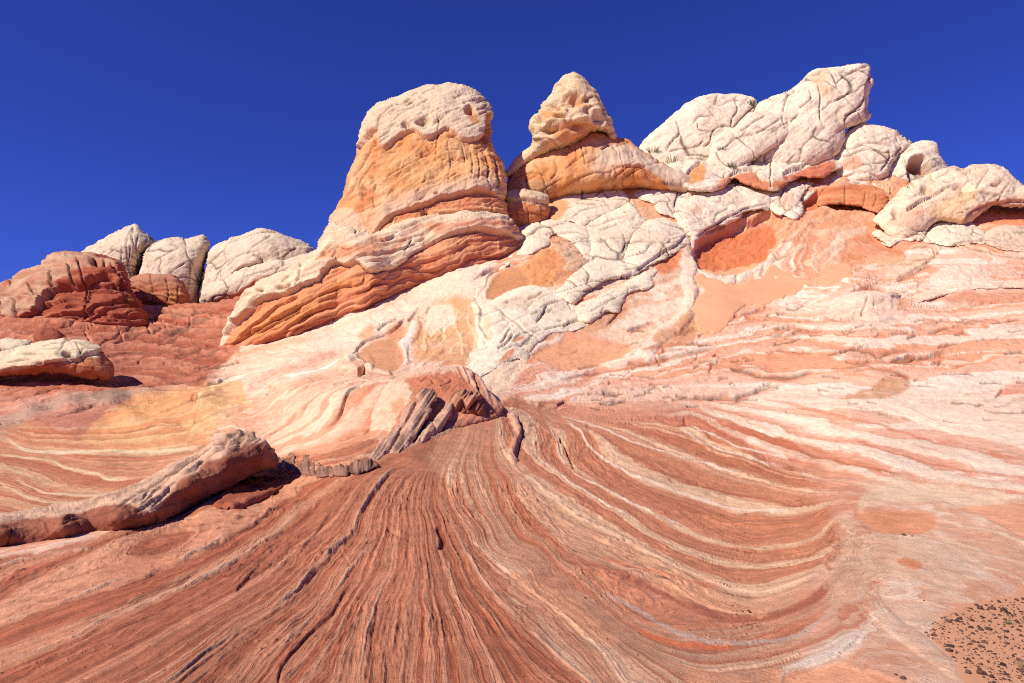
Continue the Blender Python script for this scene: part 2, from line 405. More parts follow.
Sf = tps(bp_, bv_, smooth=0.002)
SL = Sf(CXg, CYg)
S0 = resample(SL, PXg, PYg)
gy, gx = np.gradient(SL, cy, cx); SLOPE = resample(np.hypot(gx, gy), PXg, PYg).ravel()
S0 = S0.ravel().astype(np.float32)
W = G.P
Sw = S0 + (0.5 * fbm(W * 1.0, 4) + 0.16 * perlin(W * 7.0)) * np.clip(SLOPE * 5, .4, 3)
flow = G.mask([(520, 412), (560, 340), (700, 300), (1044, 270), (1044, 500), (860, 470), (760, 428), (640, 410)], 18)
flow = np.maximum(flow, G.mask([(215, 372), (300, 340), (480, 270), (520, 380), (420, 400), (300, 440), (220, 430)], 14))
Sw += flow * (9 * fbm(W * np.array([.10, .30, .45]), 3) + 2.6 * fbm(W * np.array([.5, 1.0, 1.4]), 3))
rlow = G.mask([(850, 520), (900, 485), (1044, 490), (1060, 700), (880, 700), (845, 620)], 16)
Sw += rlow * (14 * fbm(W * .9, 4) + 5 * fbm(W * 3.0, 3))

SR = np.arange(-500, 800, 0.02)
r2 = np.random.RandomState(5)
light = np.zeros(len(SR), np.float32); hard = np.zeros(len(SR), np.float32)
s = -500.0
while s < 800:
    t = float(np.exp(r2.normal(0.35, 0.75))); v = r2.beta(1.1, 2.0)
    if r2.rand() < .3: t = r2.uniform(.15, .5); v = r2.uniform(.6, 1.0)
    a, b = int((s + 500) / .02), int((s + t + 500) / .02)
    light[a:b] = v; hard[a:b] = .55 * v + .45 * r2.rand(); s += t
for c_, w_, v_ in [(20, .8, .8), (36, .8, .6), (60, 1.2, .8), (74, 1.0, .75), (90, .7, .6), (135, 1.1, .9), (146, 2.0, 1), (128, .8, .6), (160, 1.2, .8), (172, 5, .6),
                   (180, 2.5, .9), (190, 1.5, .8), (200, 1.5, .4), (209, 4.5, .02), (216, 5, .62), (222, 1.5, .9), (235, 2, .95), (242, 4, .18), (250, 1.5, 1), (257, 4, .18), (265, 4, .15), (271, 2.6, .9),
                   (280, 5, .15), (291, 1.5, .95), (300, 5, .12), (311, 1.6, .95), (320, 5, .15), (330, 2, .9), (338, 4, .2), (346, 4.5, 1.0), (355, 4, .1), (365, 4.5, .95), (375, 4, .3), (385, 4.5, .95),
                   (-76, 1.6, 1), (-92, 1.5, .95), (-60, 1.4, .9), (-112, 3, .9), (-84, 4, .1), (-68, 4, .15)]:
    k = np.abs(SR - c_) < w_
    light[k] = light[k] * .25 + v_ * .75; hard[k] = hard[k] * .3 + v_ * .7
def blur(a, sig):
    n = max(1, int(sig / .02)); k = np.ones(n, np.float32) / n
    for _ in range(2): a = np.convolve(a, k, 'same')
    return a.astype(np.float32)
SIG = [0.06, 0.25, 0.7, 1.8]
TL = [blur(light, q) for q in SIG]; TH = [blur(hard, q) for q in SIG]
def lookup(T, sv, slope):
    lv = np.interp(np.log(np.maximum(slope, 1e-3) * .9), np.log(SIG), [0, 1, 2, 3])
    k = np.clip(lv.astype(int), 0, 2); f = lv - k
    V = [np.interp(sv, SR, t) for t in T]
    V = np.stack(V); n = np.arange(len(sv))
    return (V[k, n] * (1 - f) + V[k + 1, n] * f).astype(np.float32)
UPBEDS = {0: [(228, 442), (270, 425), (320, 400), (352, 374)], 22: [(268, 452), (320, 430), (360, 402), (384, 386)], 44: [(300, 457), (350, 440), (388, 415), (420, 386), (450, 376)], -20: [(215, 374), (260, 366), (310, 360), (350, 354)],
 -42: [(222, 356), (280, 343), (340, 329), (390, 305), (440, 284), (480, 266)], 34: [(478, 388), (510, 362), (545, 342), (592, 322)], 54: [(496, 392), (540, 372), (600, 352), (660, 342)], 70: [(520, 402), (560, 393), (620, 374), (690, 344)],
 4: [(470, 350), (490, 330), (530, 302), (570, 290), (650, 274)], -30: [(520, 264), (560, 246), (600, 230)], -60: [(600, 204), (690, 196)], -10: [(400, 372), (440, 340), (470, 310), (490, 290)]}
ub, uv = [], []
for sv, pts in UPBEDS.items():
    sp = spline(pts, step=18); ub.extend(sp.tolist()); uv.extend([sv] * len(sp))
Uf = tps(ub, uv, smooth=.004)(CXg, CYg); U0 = resample(Uf, PXg, PYg).ravel().astype(np.float32)
gy, gx = np.gradient(Uf, cy, cx); USL = resample(np.hypot(gx, gy), PXg, PYg).ravel()
Uw = U0 + 6 * fbm(W * np.array([.3, .3, .5]), 3) + 2.2 * fbm(W * 1.2, 3)
upper = G.mask([(190, 452), (290, 461), (370, 451), (400, 436), (430, 424), (470, 394), (490, 388), (525, 403), (562, 404), (600, 386), (660, 352), (700, 300), (720, 200), (700, 90), (160, 90), (200, 380)], 5)
swirl0 = G.mask([(-420, 1400), (-420, 556), (0, 552), (280, 465), (400, 440), (430, 425), (470, 398), (490, 395), (560, 409), (640, 415), (720, 430), (800, 465), (850, 500), (868, 550), (850, 600), (800, 680), (800, 1400)], 8)
LT = lookup(TL, Sw, SLOPE); HT = lookup(TH, Sw + .15, SLOPE)
fade = np.clip(1.6 - SLOPE * .55, 0, 1); LT = .35 + (LT - .35) * fade; HT = .45 + (HT - .45) * fade
LT = LT + (lookup(TL, Uw, USL) - LT) * upper; HT = HT + (lookup(TH, Uw, USL) - HT) * upper; Sw = np.where(upper > .5, Uw + 300, Sw); SLOPE = np.where(upper > .5, USL, SLOPE)

# ---------------------------------------------------------------- stains of the slope (dark bed / light bed per district)
n = len(G.px)
A = np.tile(C(232, 158, 120), (n, 1)); B = np.tile(C(250, 221, 193), (n, 1)); con = np.full(n, 1.3, np.float32); rel = np.full(n, 1.0, np.float32)
banding = np.full(n, .5, np.float32)
def district(poly, a, b, soft=12, contrast=1.0, relief=None, band=None):
    global A, B
    m = G.mask(poly, soft)
    A = mixc(A, a, m); B = mixc(B, b, m); con[:] = con + (contrast - con) * m
    if relief is not None: rel[:] = rel + (relief - rel) * m
    if band is not None: banding[:] = banding + (band - banding) * m
district([(-420, 300), (60, 280), (240, 290), (240, 345), (215, 380), (120, 398), (-420, 420)], C(176, 98, 70), C(208, 136, 106), 8, 1, 1.2, 1)
district([(-420, 412), (0, 402), (60, 396), (130, 384), (200, 385), (180, 420), (90, 440), (0, 445), (-420, 460)], C(196, 128, 100), C(226, 168, 138), 8, 1, 1)
district([(-420, 435), (20, 432), (120, 438), (240, 430), (310, 440), (270, 470), (200, 500), (60, 530), (-420, 560)], C(202, 124, 88), C(238, 188, 142), 8, .75, .35, .8)
district([(80, 440), (120, 405), (200, 385), (240, 378), (250, 420), (235, 440), (150, 452)], C(226, 150, 102), C(240, 196, 142), 8, .7, .6)
district([(215, 445), (250, 400), (300, 378), (350, 366), (400, 372), (440, 372), (480, 378), (470, 395), (400, 420), (370, 450), (290, 458)], C(228, 150, 112), C(242, 204, 168), 7, .8, .9)
district([(210, 380), (235, 355), (300, 338), (390, 300), (470, 268), (490, 290), (440, 330), (360, 352), (300, 378)], C(230, 166, 124), C(243, 214, 182), 7, .8, .8)
district([(-420, 700), (-420, 556), (0, 552), (130, 524), (205, 500), (280, 465), (400, 440), (430, 425), (470, 395), (490, 392), (520, 402), (560, 408), (640, 414), (720, 430), (800, 465), (850, 500), (868, 550), (850, 600), (800, 680), (800, 1400), (-420, 1400)],
         C(180, 104, 73), C(222, 156, 118), 8, .85, 1.6, 1)
district([(430, 440), (490, 395), (560, 408), (700, 424), (800, 465), (850, 500), (868, 550), (850, 600), (810, 690), (620, 690), (520, 600), (460, 520)], C(200, 122, 86), C(240, 193, 152), 14, .95, .9, .9)
district([(470, 545), (560, 545), (640, 565), (760, 620), (850, 570), (860, 600), (820, 640), (800, 690), (620, 690), (540, 620)], C(204, 130, 95), C(236, 188, 150), 14, .85, .6, .8)
district([(850, 500), (880, 478), (1044, 490), (1080, 700), (880, 690), (830, 690), (810, 660), (855, 600), (868, 550)], C(228, 168, 130), C(244, 211, 180), 12, .9, .7, .35)
district([(690, 400), (760, 395), (1044, 400), (1044, 490), (940, 482), (850, 470), (780, 440)], C(224, 146, 110), C(245, 212, 182), 8, 1.1, 1.1, .6)
district([(560, 412), (600, 404), (720, 412), (800, 440), (840, 462), (800, 464), (700, 428)], C(206, 120, 86), C(240, 198, 164), 6, 1.1, 1.0, .6)
district([(770, 470), (830, 470), (880, 500), (890, 560), (870, 620), (800, 690), (760, 690), (820, 600), (840, 550), (820, 500)], C(208, 136, 102), C(236, 190, 156), 16, .75, .7, .6)
# the pale slope under the domes
district([(474, 300), (540, 280), (600, 262), (690, 240), (700, 300), (650, 350), (560, 335), (500, 400), (470, 380)], C(232, 182, 144), C(243, 214, 184), 10, .8, .8, .3)
district([(-420, 300), (-420, 200), (330, 200), (400, 240), (300, 290), (200, 330)], C(176, 92, 64), C(206, 128, 96), 6)
district([(500, 150), (700, 100), (1100, 100), (1044, 240), (900, 235), (800, 225), (760, 260), (690, 262), (640, 270), (560, 250), (500, 230)], C(222, 150, 106), C(236, 190, 152), 6, .6, .6, .4)
LTc = np.clip((LT - .42) * con * 1.35 + .38 + .24 * flow * (1 - swirl0), 0, 1)
G.col = mixc(A, B, LTc)
# broad rock staining
m1 = fbm(W * .35, 4); m2 = fbm(W * 1.2 + 30, 4)
G.col *= (1 + .10 * m1 + .07 * m2)[:, None]
G.col = mixc(G.col, C(206, 128, 94), np.clip(m2 * 1.2 - .3, 0, .4) * (1 - .6 * flow))
G.d += (rel * G.pix * 1.5 * (HT - .45)) * np.clip(1.3 - .25 * SLOPE, .3, 1)
G.d += G.pix * (1.2 * fbm(W * .5, 3) * np.clip(14 / G.D, .35, 1) + .8 * fbm(W * 2.0 + 5, 4))
G.d += G.pix * .9 * np.clip(ridged(W * np.array([1.3, 1.3, 1.3]), 3), -1, 1) * np.clip(rel - .6, .2, 1)

# fine laminae: streaks that run along the beds, proud or worn back, with broken rubbly stretches
swirl = G.mask([(-420, 1400), (-420, 556), (0, 552), (130, 524), (205, 500), (280, 465), (400, 440), (430, 425), (470, 398), (490, 395), (520, 405), (560, 409), (640, 415), (720, 430), (800, 465), (850, 500), (868, 550), (850, 600), (800, 680), (800, 1400)], 5)
near = swirl * np.clip(1.3 - G.D / 22, .3, 1) * np.clip(1.35 - SLOPE * .5, .3, 1)
near = near * (.45 + .75 * sstep(-.35, .35, fbm(W * .45 + 44, 3)))
lam = fbm(np.stack([Sw * .35, W[:, 0] * 1.3, W[:, 1] * 1.0], 1), 4, .62)
lam2 = fbm(np.stack([Sw * 1.3 + 50, W[:, 0] * 3.0 + 9, W[:, 1] * 2.4], 1), 3, .6)
rub = np.clip(fbm(W * 1.1 + 70, 3) - .05, 0, 1)
G.d += G.pix * near * (1.3 * lam + .9 * lam2 + 2.4 * rub * np.clip(ridged(np.stack([Sw * .8, W[:, 0] * 5, W[:, 1] * 4], 1), 3), -1, 1))
G.col *= (1 + near * (.15 * lam + .13 * lam2))[:, None]
G.col = mixc(G.col, C(104, 56, 42), near * np.clip(lam2 - .4, 0, .6) * 1.4); G.col = mixc(G.col, C(226, 178, 142), near * np.clip(-lam2 - .5, 0, .5) * 1.3 * (.4 + rub))
chip = sstep(.42, .7, perlin(W * 24.0)) * sstep(.05, .5, fbm(W * .8 + 90, 3)) * swirl * np.clip(1.4 - G.D / 9, 0, 1)   # loose flakes caught on the steps
G.d += G.pix * 2.2 * chip; G.col = mixc(G.col, C(222, 150, 116), chip * .5)
# crevices and small plates of the upper slope
far = np.clip(G.D / 14 - .7, 0, 1)
cr = np.abs(perlin(np.stack([Sw * .06, W[:, 0] * .45, W[:, 2] * 1.1], 1) + 4)); gate = sstep(.0, .4, perlin(W * .22 + 12))
k_ = far * gate * sstep(.05, .0, cr); G.d -= 2.2 * G.pix * k_; G.col = mixc(G.col, C(140, 88, 62), k_ * .55)
pl = fbm(np.stack([Sw * .11, W[:, 0] * .35, W[:, 2] * .8], 1), 4, .6); G.d += far * G.pix * 1.1 * (np.round(pl * 3.0) / 3.0 * .6 + pl * .4)
# ---- foreground ribs and steps
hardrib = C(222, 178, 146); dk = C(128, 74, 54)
for pts, w, h in [
  ([(395, 470), (384, 478), (374, 490), (364, 506), (357, 520), (352, 534), (332, 552), (312, 572), (298, 590), (281, 603), (262, 617), (238, 630), (218, 646), (196, 662), (165, 684)], 2.6, 7),
  ([(372, 545), (357, 560), (345, 578), (331, 600), (318, 615), (305, 626), (290, 640), (273, 660), (255, 684)], 2.4, 5),
  ([(404, 530), (396, 560), (390, 576), (381, 592), (372, 615), (366, 640), (361, 668), (360, 688)], 2.0, 4),
  ([(428, 452), (446, 470), (450, 495), (462, 522), (478, 548), (516, 578), (556, 610), (592, 642), (612, 662)], 1.6, 2.5),
  ([(456, 532), (465, 552), (484, 580), (508, 610), (546, 648), (592, 684)], 2.6, 4),
  ([(0, 623), (36, 613), (64, 603), (92, 592), (124, 579), (162, 569), (200, 549), (232, 533)], 2.2, 5),
  ([(0, 668), (40, 652), (74, 637), (108, 619), (150, 603), (205, 577), (250, 552), (300, 515)], 3.0, 4),
  ([(0, 566), (30, 558), (60, 553), (92, 550)], 3.0, 4),
  ([(300, 467), (330, 462), (360, 458), (395, 452), (428, 440), (450, 430), (478, 421)], 2.0, 5),
  ([(540, 424), (556, 440), (559, 458), (575, 473), (606, 490), (640, 508)], 1.2, 2),
  ([(425, 540), (426, 575), (428, 610), (430, 650), (433, 688)], 1.6, 3),
  ([(448, 560), (455, 590), (464, 620), (470, 650), (480, 688)], 1.5, 3)]:
    G.ridge(pts, w * .62, h * .8, hardrib, .6, rag=.8)
for pts, h, reach in [
  ([(392, 474), (380, 488), (368, 506), (360, 526), (354, 537), (336, 553), (316, 574), (302, 592)], 7, 9),
  ([(302, 592), (284, 607), (262, 621), (242, 633), (222, 650), (200, 666), (170, 690)], 7, 8),
  ([(350, 585), (336, 606), (324, 622), (306, 640), (292, 655), (280, 672), (276, 690)], 8, 8),
  ([(408, 545), (404, 560), (398, 575), (392, 586)], 6, 8),
  ([(0, 672), (44, 656), (78, 641), (110, 624)], 5, 8),
  ([(128, 604), (162, 590), (200, 572)], 5, 8),
  ([(0, 690), (60, 655), (120, 628), (180, 602)], 4, 12),
  ([(236, 592), (252, 573), (262, 562)], 7, 8), ([(300, 552), (318, 532), (334, 512)], 6, 7), ([(262, 545), (300, 522), (322, 502)], 5, 7),
  ([(366, 684), (370, 650), (374, 622)], 4, 7), ([(448, 600), (454, 622), (458, 642)], 4, 6), ([(430, 556), (433, 590), (436, 620)], 4, 5),
  ([(210, 548), (250, 527), (290, 500)], 5, 8), ([(60, 632), (120, 606), (190, 575)], 4, 8), ([(0, 600), (60, 580), (110, 566)], 4, 8),
  ([(340, 548), (352, 566), (358, 560)], 4, 6), ([(400, 500), (404, 520), (402, 540)], 5, 6)]:
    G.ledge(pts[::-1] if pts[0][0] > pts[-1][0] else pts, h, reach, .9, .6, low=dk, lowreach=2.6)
G.groove([(438, 528), (442, 540), (440, 552)], 2.6, 8, C(110, 52, 30), .8); G.groove([(386, 530), (400, 536), (412, 540)], 2, 4, None)
for pts in ([(420, 452), (455, 450), (490, 452), (510, 446)], [(400, 472), (440, 470), (480, 474)], [(472, 443), (500, 445)]): G.groove(pts, .8, 3, C(214, 150, 116), .5)
# dark notch beside the crest
G.ridge([(510, 416), (517, 425), (518, 435), (514, 446), (511, 456), (517, 462)], 3.0, 7, C(200, 150, 122), .6)
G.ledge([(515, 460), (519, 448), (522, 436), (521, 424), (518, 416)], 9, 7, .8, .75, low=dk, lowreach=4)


# ---- left hollow and pillow slope
for pts, h, r in [([(0, 402), (30, 397), (60, 388), (95, 391), (128, 392), (165, 384), (205, 378), (240, 374)], 8, 16), ([(110, 432), (160, 428), (215, 420), (262, 405)], 4, 16),
                  ([(186, 386), (200, 386), (214, 384), (222, 380), (240, 374), (252, 371)], 14, 10), ([(262, 403), (266, 394), (270, 386)], 10, 7), ([(312, 432), (326, 428), (338, 420), (345, 410), (352, 400), (362, 392)], 9, 8),
                  ([(270, 435), (290, 424), (306, 412), (322, 402)], 5, 10), ([(0, 425), (50, 418), (100, 405)], 5, 14), ([(60, 455), (150, 455), (215, 445)], 3, 14), ([(340, 440), (366, 432), (378, 424)], 5, 8),
                  ([(160, 412), (200, 402), (240, 396)], 4, 12), ([(40, 385), (90, 383), (150, 380)], 4, 8), ([(390, 452), (400, 440), (415, 420)], 4, 6)]:
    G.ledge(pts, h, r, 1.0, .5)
for c, r, h in [((30, 412), 14, 5), ((70, 402), 16, 6), ((112, 400), 18, 7), ((145, 394), 16, 6), ((130, 418), 14, 4), ((160, 432), 20, 4), ((225, 420), 30, 6), ((205, 400), 22, 5), ((300, 400), 40, 8), ((345, 400), 26, 6), ((395, 400), 38, 9), ((345, 365), 14, 5)]:
    G.d += h * G.pix * np.exp(-(((G.wx - c[0]) / r) ** 2 + ((G.wy - c[1]) / (r * .5)) ** 2))
greyr = C(190, 152, 126)
G.paint([(0, 418), (24, 408), (60, 398), (92, 392), (126, 394), (126, 402), (104, 406), (62, 408), (30, 420), (0, 440)], greyr, .8, 3, .5, .8)
G.paint([(92, 396), (112, 394), (132, 396), (124, 405), (100, 406)], C(160, 126, 106), .8, 2, .5); G.paint([(124, 394), (145, 387), (165, 388), (150, 396), (130, 398)], greyr, .8, 2, .5)
G.paint([(100, 424), (130, 408), (165, 400), (182, 404), (175, 416), (140, 422), (112, 428)], C(232, 178, 112), .4, 7, .6, .7)
G.paint([(182, 420), (230, 402), (256, 405), (250, 418), (220, 428), (190, 430)], C(236, 190, 128), .4, 7, .6, .7)
G.paint([(0, 384), (60, 378), (140, 380), (180, 384), (140, 392), (60, 394), (0, 398)], C(190, 112, 80), .7, 4, .4)
G.stroke([(0, 454), (30, 458), (52, 462), (66, 468), (84, 471), (98, 474), (104, 479), (130, 478)], 1.6, C(244, 206, 160)); G.stroke([(16, 478), (30, 486), (48, 493), (70, 495), (108, 496)], 1.2, C(240, 200, 158))
G.stroke([(8, 440), (24, 449), (60, 452), (100, 451), (150, 452), (200, 446)], 1.6, C(246, 216, 172)); G.stroke([(0, 482), (20, 494), (40, 501), (80, 503)], 1.3, C(238, 196, 154))
G.stroke([(0, 463), (16, 472), (32, 477)], 1, C(238, 196, 154))
# wavy tongue
for k in range(9):
    x0 = 258 + k * 9.5; y0 = 387 - k * 3.6
    G.stroke([(x0, y0 + 3), (x0 + 4, y0 - 4), (x0 + 1, y0 - 10), (x0 + 8, y0 - 15), (x0 + 6, y0 - 20)], 1.2, C(240, 208, 180), .75)
G.paint([(250, 392), (262, 376), (300, 362), (330, 350), (338, 356), (318, 366), (285, 380)], C(206, 130, 98), .45, 4)
G.paint([(356, 412), (368, 396), (376, 388), (376, 396), (364, 410)], C(214, 122, 84), .7, 4); G.paint([(380, 420), (392, 408), (402, 404), (398, 418)], C(228, 136, 86), .7, 5)
G.paint([(408, 384), (436, 374), (462, 374), (474, 384), (452, 392), (430, 390)], C(206, 118, 84), .85, 4, .3)
G.paint([(398, 375), (430, 366), (470, 368), (480, 376), (450, 376), (415, 380)], C(238, 198, 164), .7, 3)
hole = G.mask([(359, 370), (364, 368), (365, 376), (359, 377)], .9, True); G.col = mixc(G.col, C(84, 50, 38), hole); G.d -= 34 * G.pix * G.mask([(358.5, 370), (364, 367), (365, 376), (359, 377.5)], .8, True)  # shade inside the small cave hole is painted on as dark brown
G.ridge([(347, 364), (358, 356), (367, 355), (371, 362), (368, 370)], 4, 7, CREAM, .7)

# ---- the white rim that runs down under the red cliff, with its sand pockets
G.paint([(300, 346), (340, 330), (390, 306), (430, 284), (462, 268), (490, 264), (484, 284), (470, 292), (440, 296), (420, 310), (396, 326), (360, 345), (320, 352)], C(240, 212, 182), .85, 4, .15)
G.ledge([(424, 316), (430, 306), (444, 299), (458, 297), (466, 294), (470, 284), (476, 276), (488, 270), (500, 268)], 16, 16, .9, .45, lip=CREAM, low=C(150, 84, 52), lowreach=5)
G.ledge([(352, 358), (360, 345), (370, 338), (384, 333), (398, 325), (406, 318)], 8, 12, .9, .5, lip=C(238, 206, 174))
G.ledge([(378, 330), (386, 322), (398, 318)], 7, 7, .8, .5); G.ledge([(408, 322), (414, 312), (420, 308)], 6, 7, .8, .5)
G.ridge([(418, 322), (412, 336), (404, 346), (402, 358), (406, 366)], 6, 7, C(236, 216, 200), .8)
G.ridge([(470, 300), (478, 310), (477, 326), (480, 340), (486, 350)], 4, 5, C(236, 200, 166), .8)
G.paint([(422, 318), (440, 302), (462, 298), (474, 304), (476, 330), (468, 360), (420, 362), (412, 348)], C(222, 160, 110), .9, 4, .35, .6)
G.paint([(430, 310), (450, 312), (452, 326), (430, 330)], C(240, 214, 184), .8, 6)
for pts in ([(458, 308), (456, 325), (462, 340), (464, 356)], [(470, 305), (468, 320), (476, 336), (474, 350)], [(440, 345), (446, 336), (440, 330), (430, 338)], [(425, 352), (424, 338), (430, 328)], [(452, 352), (456, 346), (462, 344)]):
    G.ridge(pts, 1.6, 2, C(238, 196, 150), .7)
G.paint([(386, 330), (398, 322), (404, 330), (398, 340), (390, 338)], C(224, 148, 104), .8, 3); G.paint([(360, 334), (372, 326), (374, 336), (362, 340)], C(228, 158, 112), .7, 3)
# pale fan below the big white lobe
G.paint([(480, 302), (500, 296), (535, 340), (520, 360), (500, 372), (470, 372), (478, 340)], C(246, 218, 186), .9, 6, .25, .8)
G.paint([(486, 372), (506, 356), (540, 348), (524, 372), (505, 388), (492, 384)], C(244, 208, 172), .85, 6, .3, .8)
for pts, h in (([(506, 352), (524, 342), (538, 340)], 4),):
    G.ledge(pts, h, 8, .8, .5)
# brown sand pockets edged by ledges
G.ledge([(474, 300), (484, 290), (488, 276), (500, 268), (520, 262)], 6, 8, .8, .4)
G.paint([(488, 297), (492, 280), (505, 270), (530, 262), (556, 246), (570, 262), (576, 272), (560, 284), (530, 288), (506, 298)], C(224, 150, 98), .9, 4, .2)
G.paint([(496, 285), (520, 268), (535, 250), (556, 246), (566, 268), (548, 284), (515, 290)], C(230, 152, 92), .7, 5)
# the snake-like pale rib and the ribs round the red hollow
snake = [(683, 246), (684, 258), (690, 266), (688, 280), (692, 296), (690, 312), (676, 324), (664, 334), (652, 346), (644, 358)]
G.ridge(snake, 7.5, 6, C(240, 206, 178), .95, .05)
G.ridge([(676, 330), (688, 320), (696, 306), (694, 290)], 3.5, 5, C(226, 180, 150), .8)
G.ridge([(690, 240), (697, 250), (698, 263), (706, 273), (722, 279), (740, 277), (757, 268), (770, 260), (774, 252)], 3.6, 3.2, C(236, 208, 182), .95, .05)
G.paint([(698, 262), (699, 243), (716, 232), (740, 226), (766, 218), (778, 228), (770, 252), (746, 258), (722, 262), (706, 262)], C(216, 120, 74), .95, 3, .15)
G.d -= 9 * G.pix * G.mask([(698, 264), (697, 243), (716, 230), (742, 222), (766, 214), (780, 226), (772, 252), (746, 260), (722, 265)], 6)
G.paint([(655, 268), (668, 256), (682, 250), (678, 268), (664, 276)], C(220, 126, 80), .9, 3)
rib = C(236, 190, 154)
for pts, w in [([(768, 246), (780, 242), (794, 240), (802, 230), (812, 222), (824, 220), (836, 212)], 2.6), ([(770, 252), (778, 258), (790, 254), (796, 250), (808, 244)], 2.4), ([(776, 228), (790, 224), (806, 226), (820, 232), (840, 230), (860, 226)], 2.8),
               ([(800, 212), (812, 206), (826, 206), (836, 212), (848, 208), (862, 208)], 2.6), ([(804, 262), (816, 262), (826, 254), (840, 244), (850, 240)], 2.6), ([(832, 262), (846, 258), (860, 260), (880, 262), (900, 266), (926, 262)], 3.2),
               ([(824, 268), (836, 258), (845, 248)], 2.2), ([(895, 280), (912, 272), (930, 262), (940, 252)], 2.0), ([(876, 266), (902, 262), (924, 262), (935, 256)], 3), ([(960, 246), (990, 254), (1010, 258), (1044, 258)], 3.4),
               ([(910, 250), (924, 246), (934, 250), (936, 258)], 2.4), ([(790, 205), (796, 196), (802, 190), (812, 190)], 4), ([(880, 302), (900, 298), (920, 296)], 2), ([(770, 290), (790, 282), (805, 276)], 2), ([(818, 282), (838, 272), (848, 266)], 1.6)]:
    G.ridge(pts, w, w * 1.1, rib, .85)
    G.ledge(pts, 3.5, 6, .8, .7)
G.paint([(782, 226), (800, 206), (830, 200), (872, 214), (880, 240), (850, 246), (800, 244)], C(226, 148, 104), .5, 5, .6, .4)
G.paint([(806, 206), (812, 192), (840, 188), (880, 196), (886, 214), (850, 210), (824, 204)], C(214, 116, 68), .9, 3, .2)
G.d -= 10 * G.pix * G.mask([(806, 206), (812, 192), (840, 188), (880, 196), (886, 214), (850, 210), (824, 204)], 5)
G.paint([(840, 262), (845, 244), (870, 234), (890, 244), (905, 256), (880, 262), (850, 268)], C(220, 136, 92), .85, 3, .2)
G.paint([(964, 225), (975, 212), (998, 203), (1044, 202), (1044, 228), (1000, 226), (985, 222)], C(222, 136, 92), .9, 3, .2)
# ledges of the right slope
for pts, h, r in [([(888, 304), (900, 301), (908, 294)], 10, 9), ([(896, 282), (915, 273), (930, 266)], 5, 7), ([(824, 317), (850, 319), (880, 322), (905, 318)], 4, 10),
                  ([(730, 372), (765, 378), (800, 376), (812, 370)], 5, 8), ([(690, 396), (720, 396), (745, 395), (782, 384)], 7, 9), ([(770, 336), (800, 332), (822, 328)], 6, 7), ([(774, 330), (790, 326), (812, 328)], 6, 6), ([(890, 362), (910, 357), (930, 356), (946, 352)], 7, 6), ([(840, 352), (860, 348), (880, 352), (910, 350)], 5, 6),
                  ([(1002, 356), (1012, 354), (1022, 354)], 5, 5), ([(618, 366), (640, 362), (670, 356)], 6, 8), ([(560, 352), (574, 352), (580, 348)], 5, 7), ([(578, 368), (590, 365), (602, 362)], 5, 6), ([(560, 380), (590, 374), (640, 366), (690, 352), (720, 344)], 5, 12),
                  ([(600, 404), (615, 404), (627, 402)], 6, 7), ([(558, 404), (566, 400)], 5, 5), ([(672, 400), (690, 396), (706, 398), (730, 393)], 8, 9), ([(800, 452), (850, 462), (905, 474)], 4, 7), ([(742, 424), (790, 440), (830, 452)], 3, 6),
                  ([(765, 352), (790, 350), (812, 352)], 4, 6), ([(640, 350), (668, 346), (690, 340)], 4, 8), ([(606, 326), (612, 320), (618, 312)], 6, 7), ([(626, 330), (640, 326), (655, 322)], 6, 8), ([(1004, 336), (1024, 334), (1044, 333)], 3, 8),
                  ([(960, 318), (1000, 322), (1044, 322)], 3, 10), ([(830, 368), (870, 366), (905, 372), (912, 378)], 4, 6), ([(700, 330), (712, 322), (730, 312)], 4, 6), ([(730, 316), (752, 312), (768, 306)], 4, 5), ([(850, 296), (872, 290), (900, 296)], 4, 7)]:
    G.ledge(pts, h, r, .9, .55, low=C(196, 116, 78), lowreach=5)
for k in range(75):                                   # short open cracks along the beds
    x = 575 + r2.rand() * 455; y = 300 + r2.rand() ** 1.1 * 125; L = 9 + 24 * r2.rand() ** 2; sl = -.25 if y < 370 else .05
    if y < 300 + max(0, (700 - x)) * .55: continue
    G.groove([(x, y), (x + L * .35, y + sl * L * .35 + r2.normal() * .35), (x + L * .7, y + sl * L * .7 + r2.normal() * .35), (x + L, y + sl * L)], .7 + .3 * r2.rand(), 4, C(100, 68, 52), .7)
for pts in ([(690, 397), (720, 397), (742, 396), (766, 390), (782, 385)], [(840, 353), (856, 350), (870, 353), (890, 362), (906, 362), (918, 358), (934, 356)], [(846, 362), (862, 364), (872, 361)], [(890, 375), (904, 374), (910, 380)], [(600, 405), (614, 404), (627, 402)], [(556, 405), (564, 401)], [(1004, 357), (1014, 355), (1022, 354)], [(578, 369), (590, 366), (601, 363)], [(730, 372), (760, 377), (790, 376), (812, 372)], [(838, 447), (868, 455), (900, 465)], [(560, 352), (572, 352), (580, 348)], [(620, 348), (632, 344), (640, 343)], [(860, 318), (866, 306)], [(995, 398), (1004, 388)], [(560, 437), (575, 470)]):
    G.groove(pts, .95, 5, C(96, 64, 50), .75)
for k in range(60):                                    # short broken plates
    x = 600 + r2.rand() * 430; y = 318 + r2.rand() * 92; L = 6 + 18 * r2.rand()
    G.ledge([(x, y), (x + L * .5, y - 1 - 2 * r2.rand()), (x + L, y - 1 + 2 * r2.normal())], 2.5 + 3 * r2.rand(), 5, .7, .6)
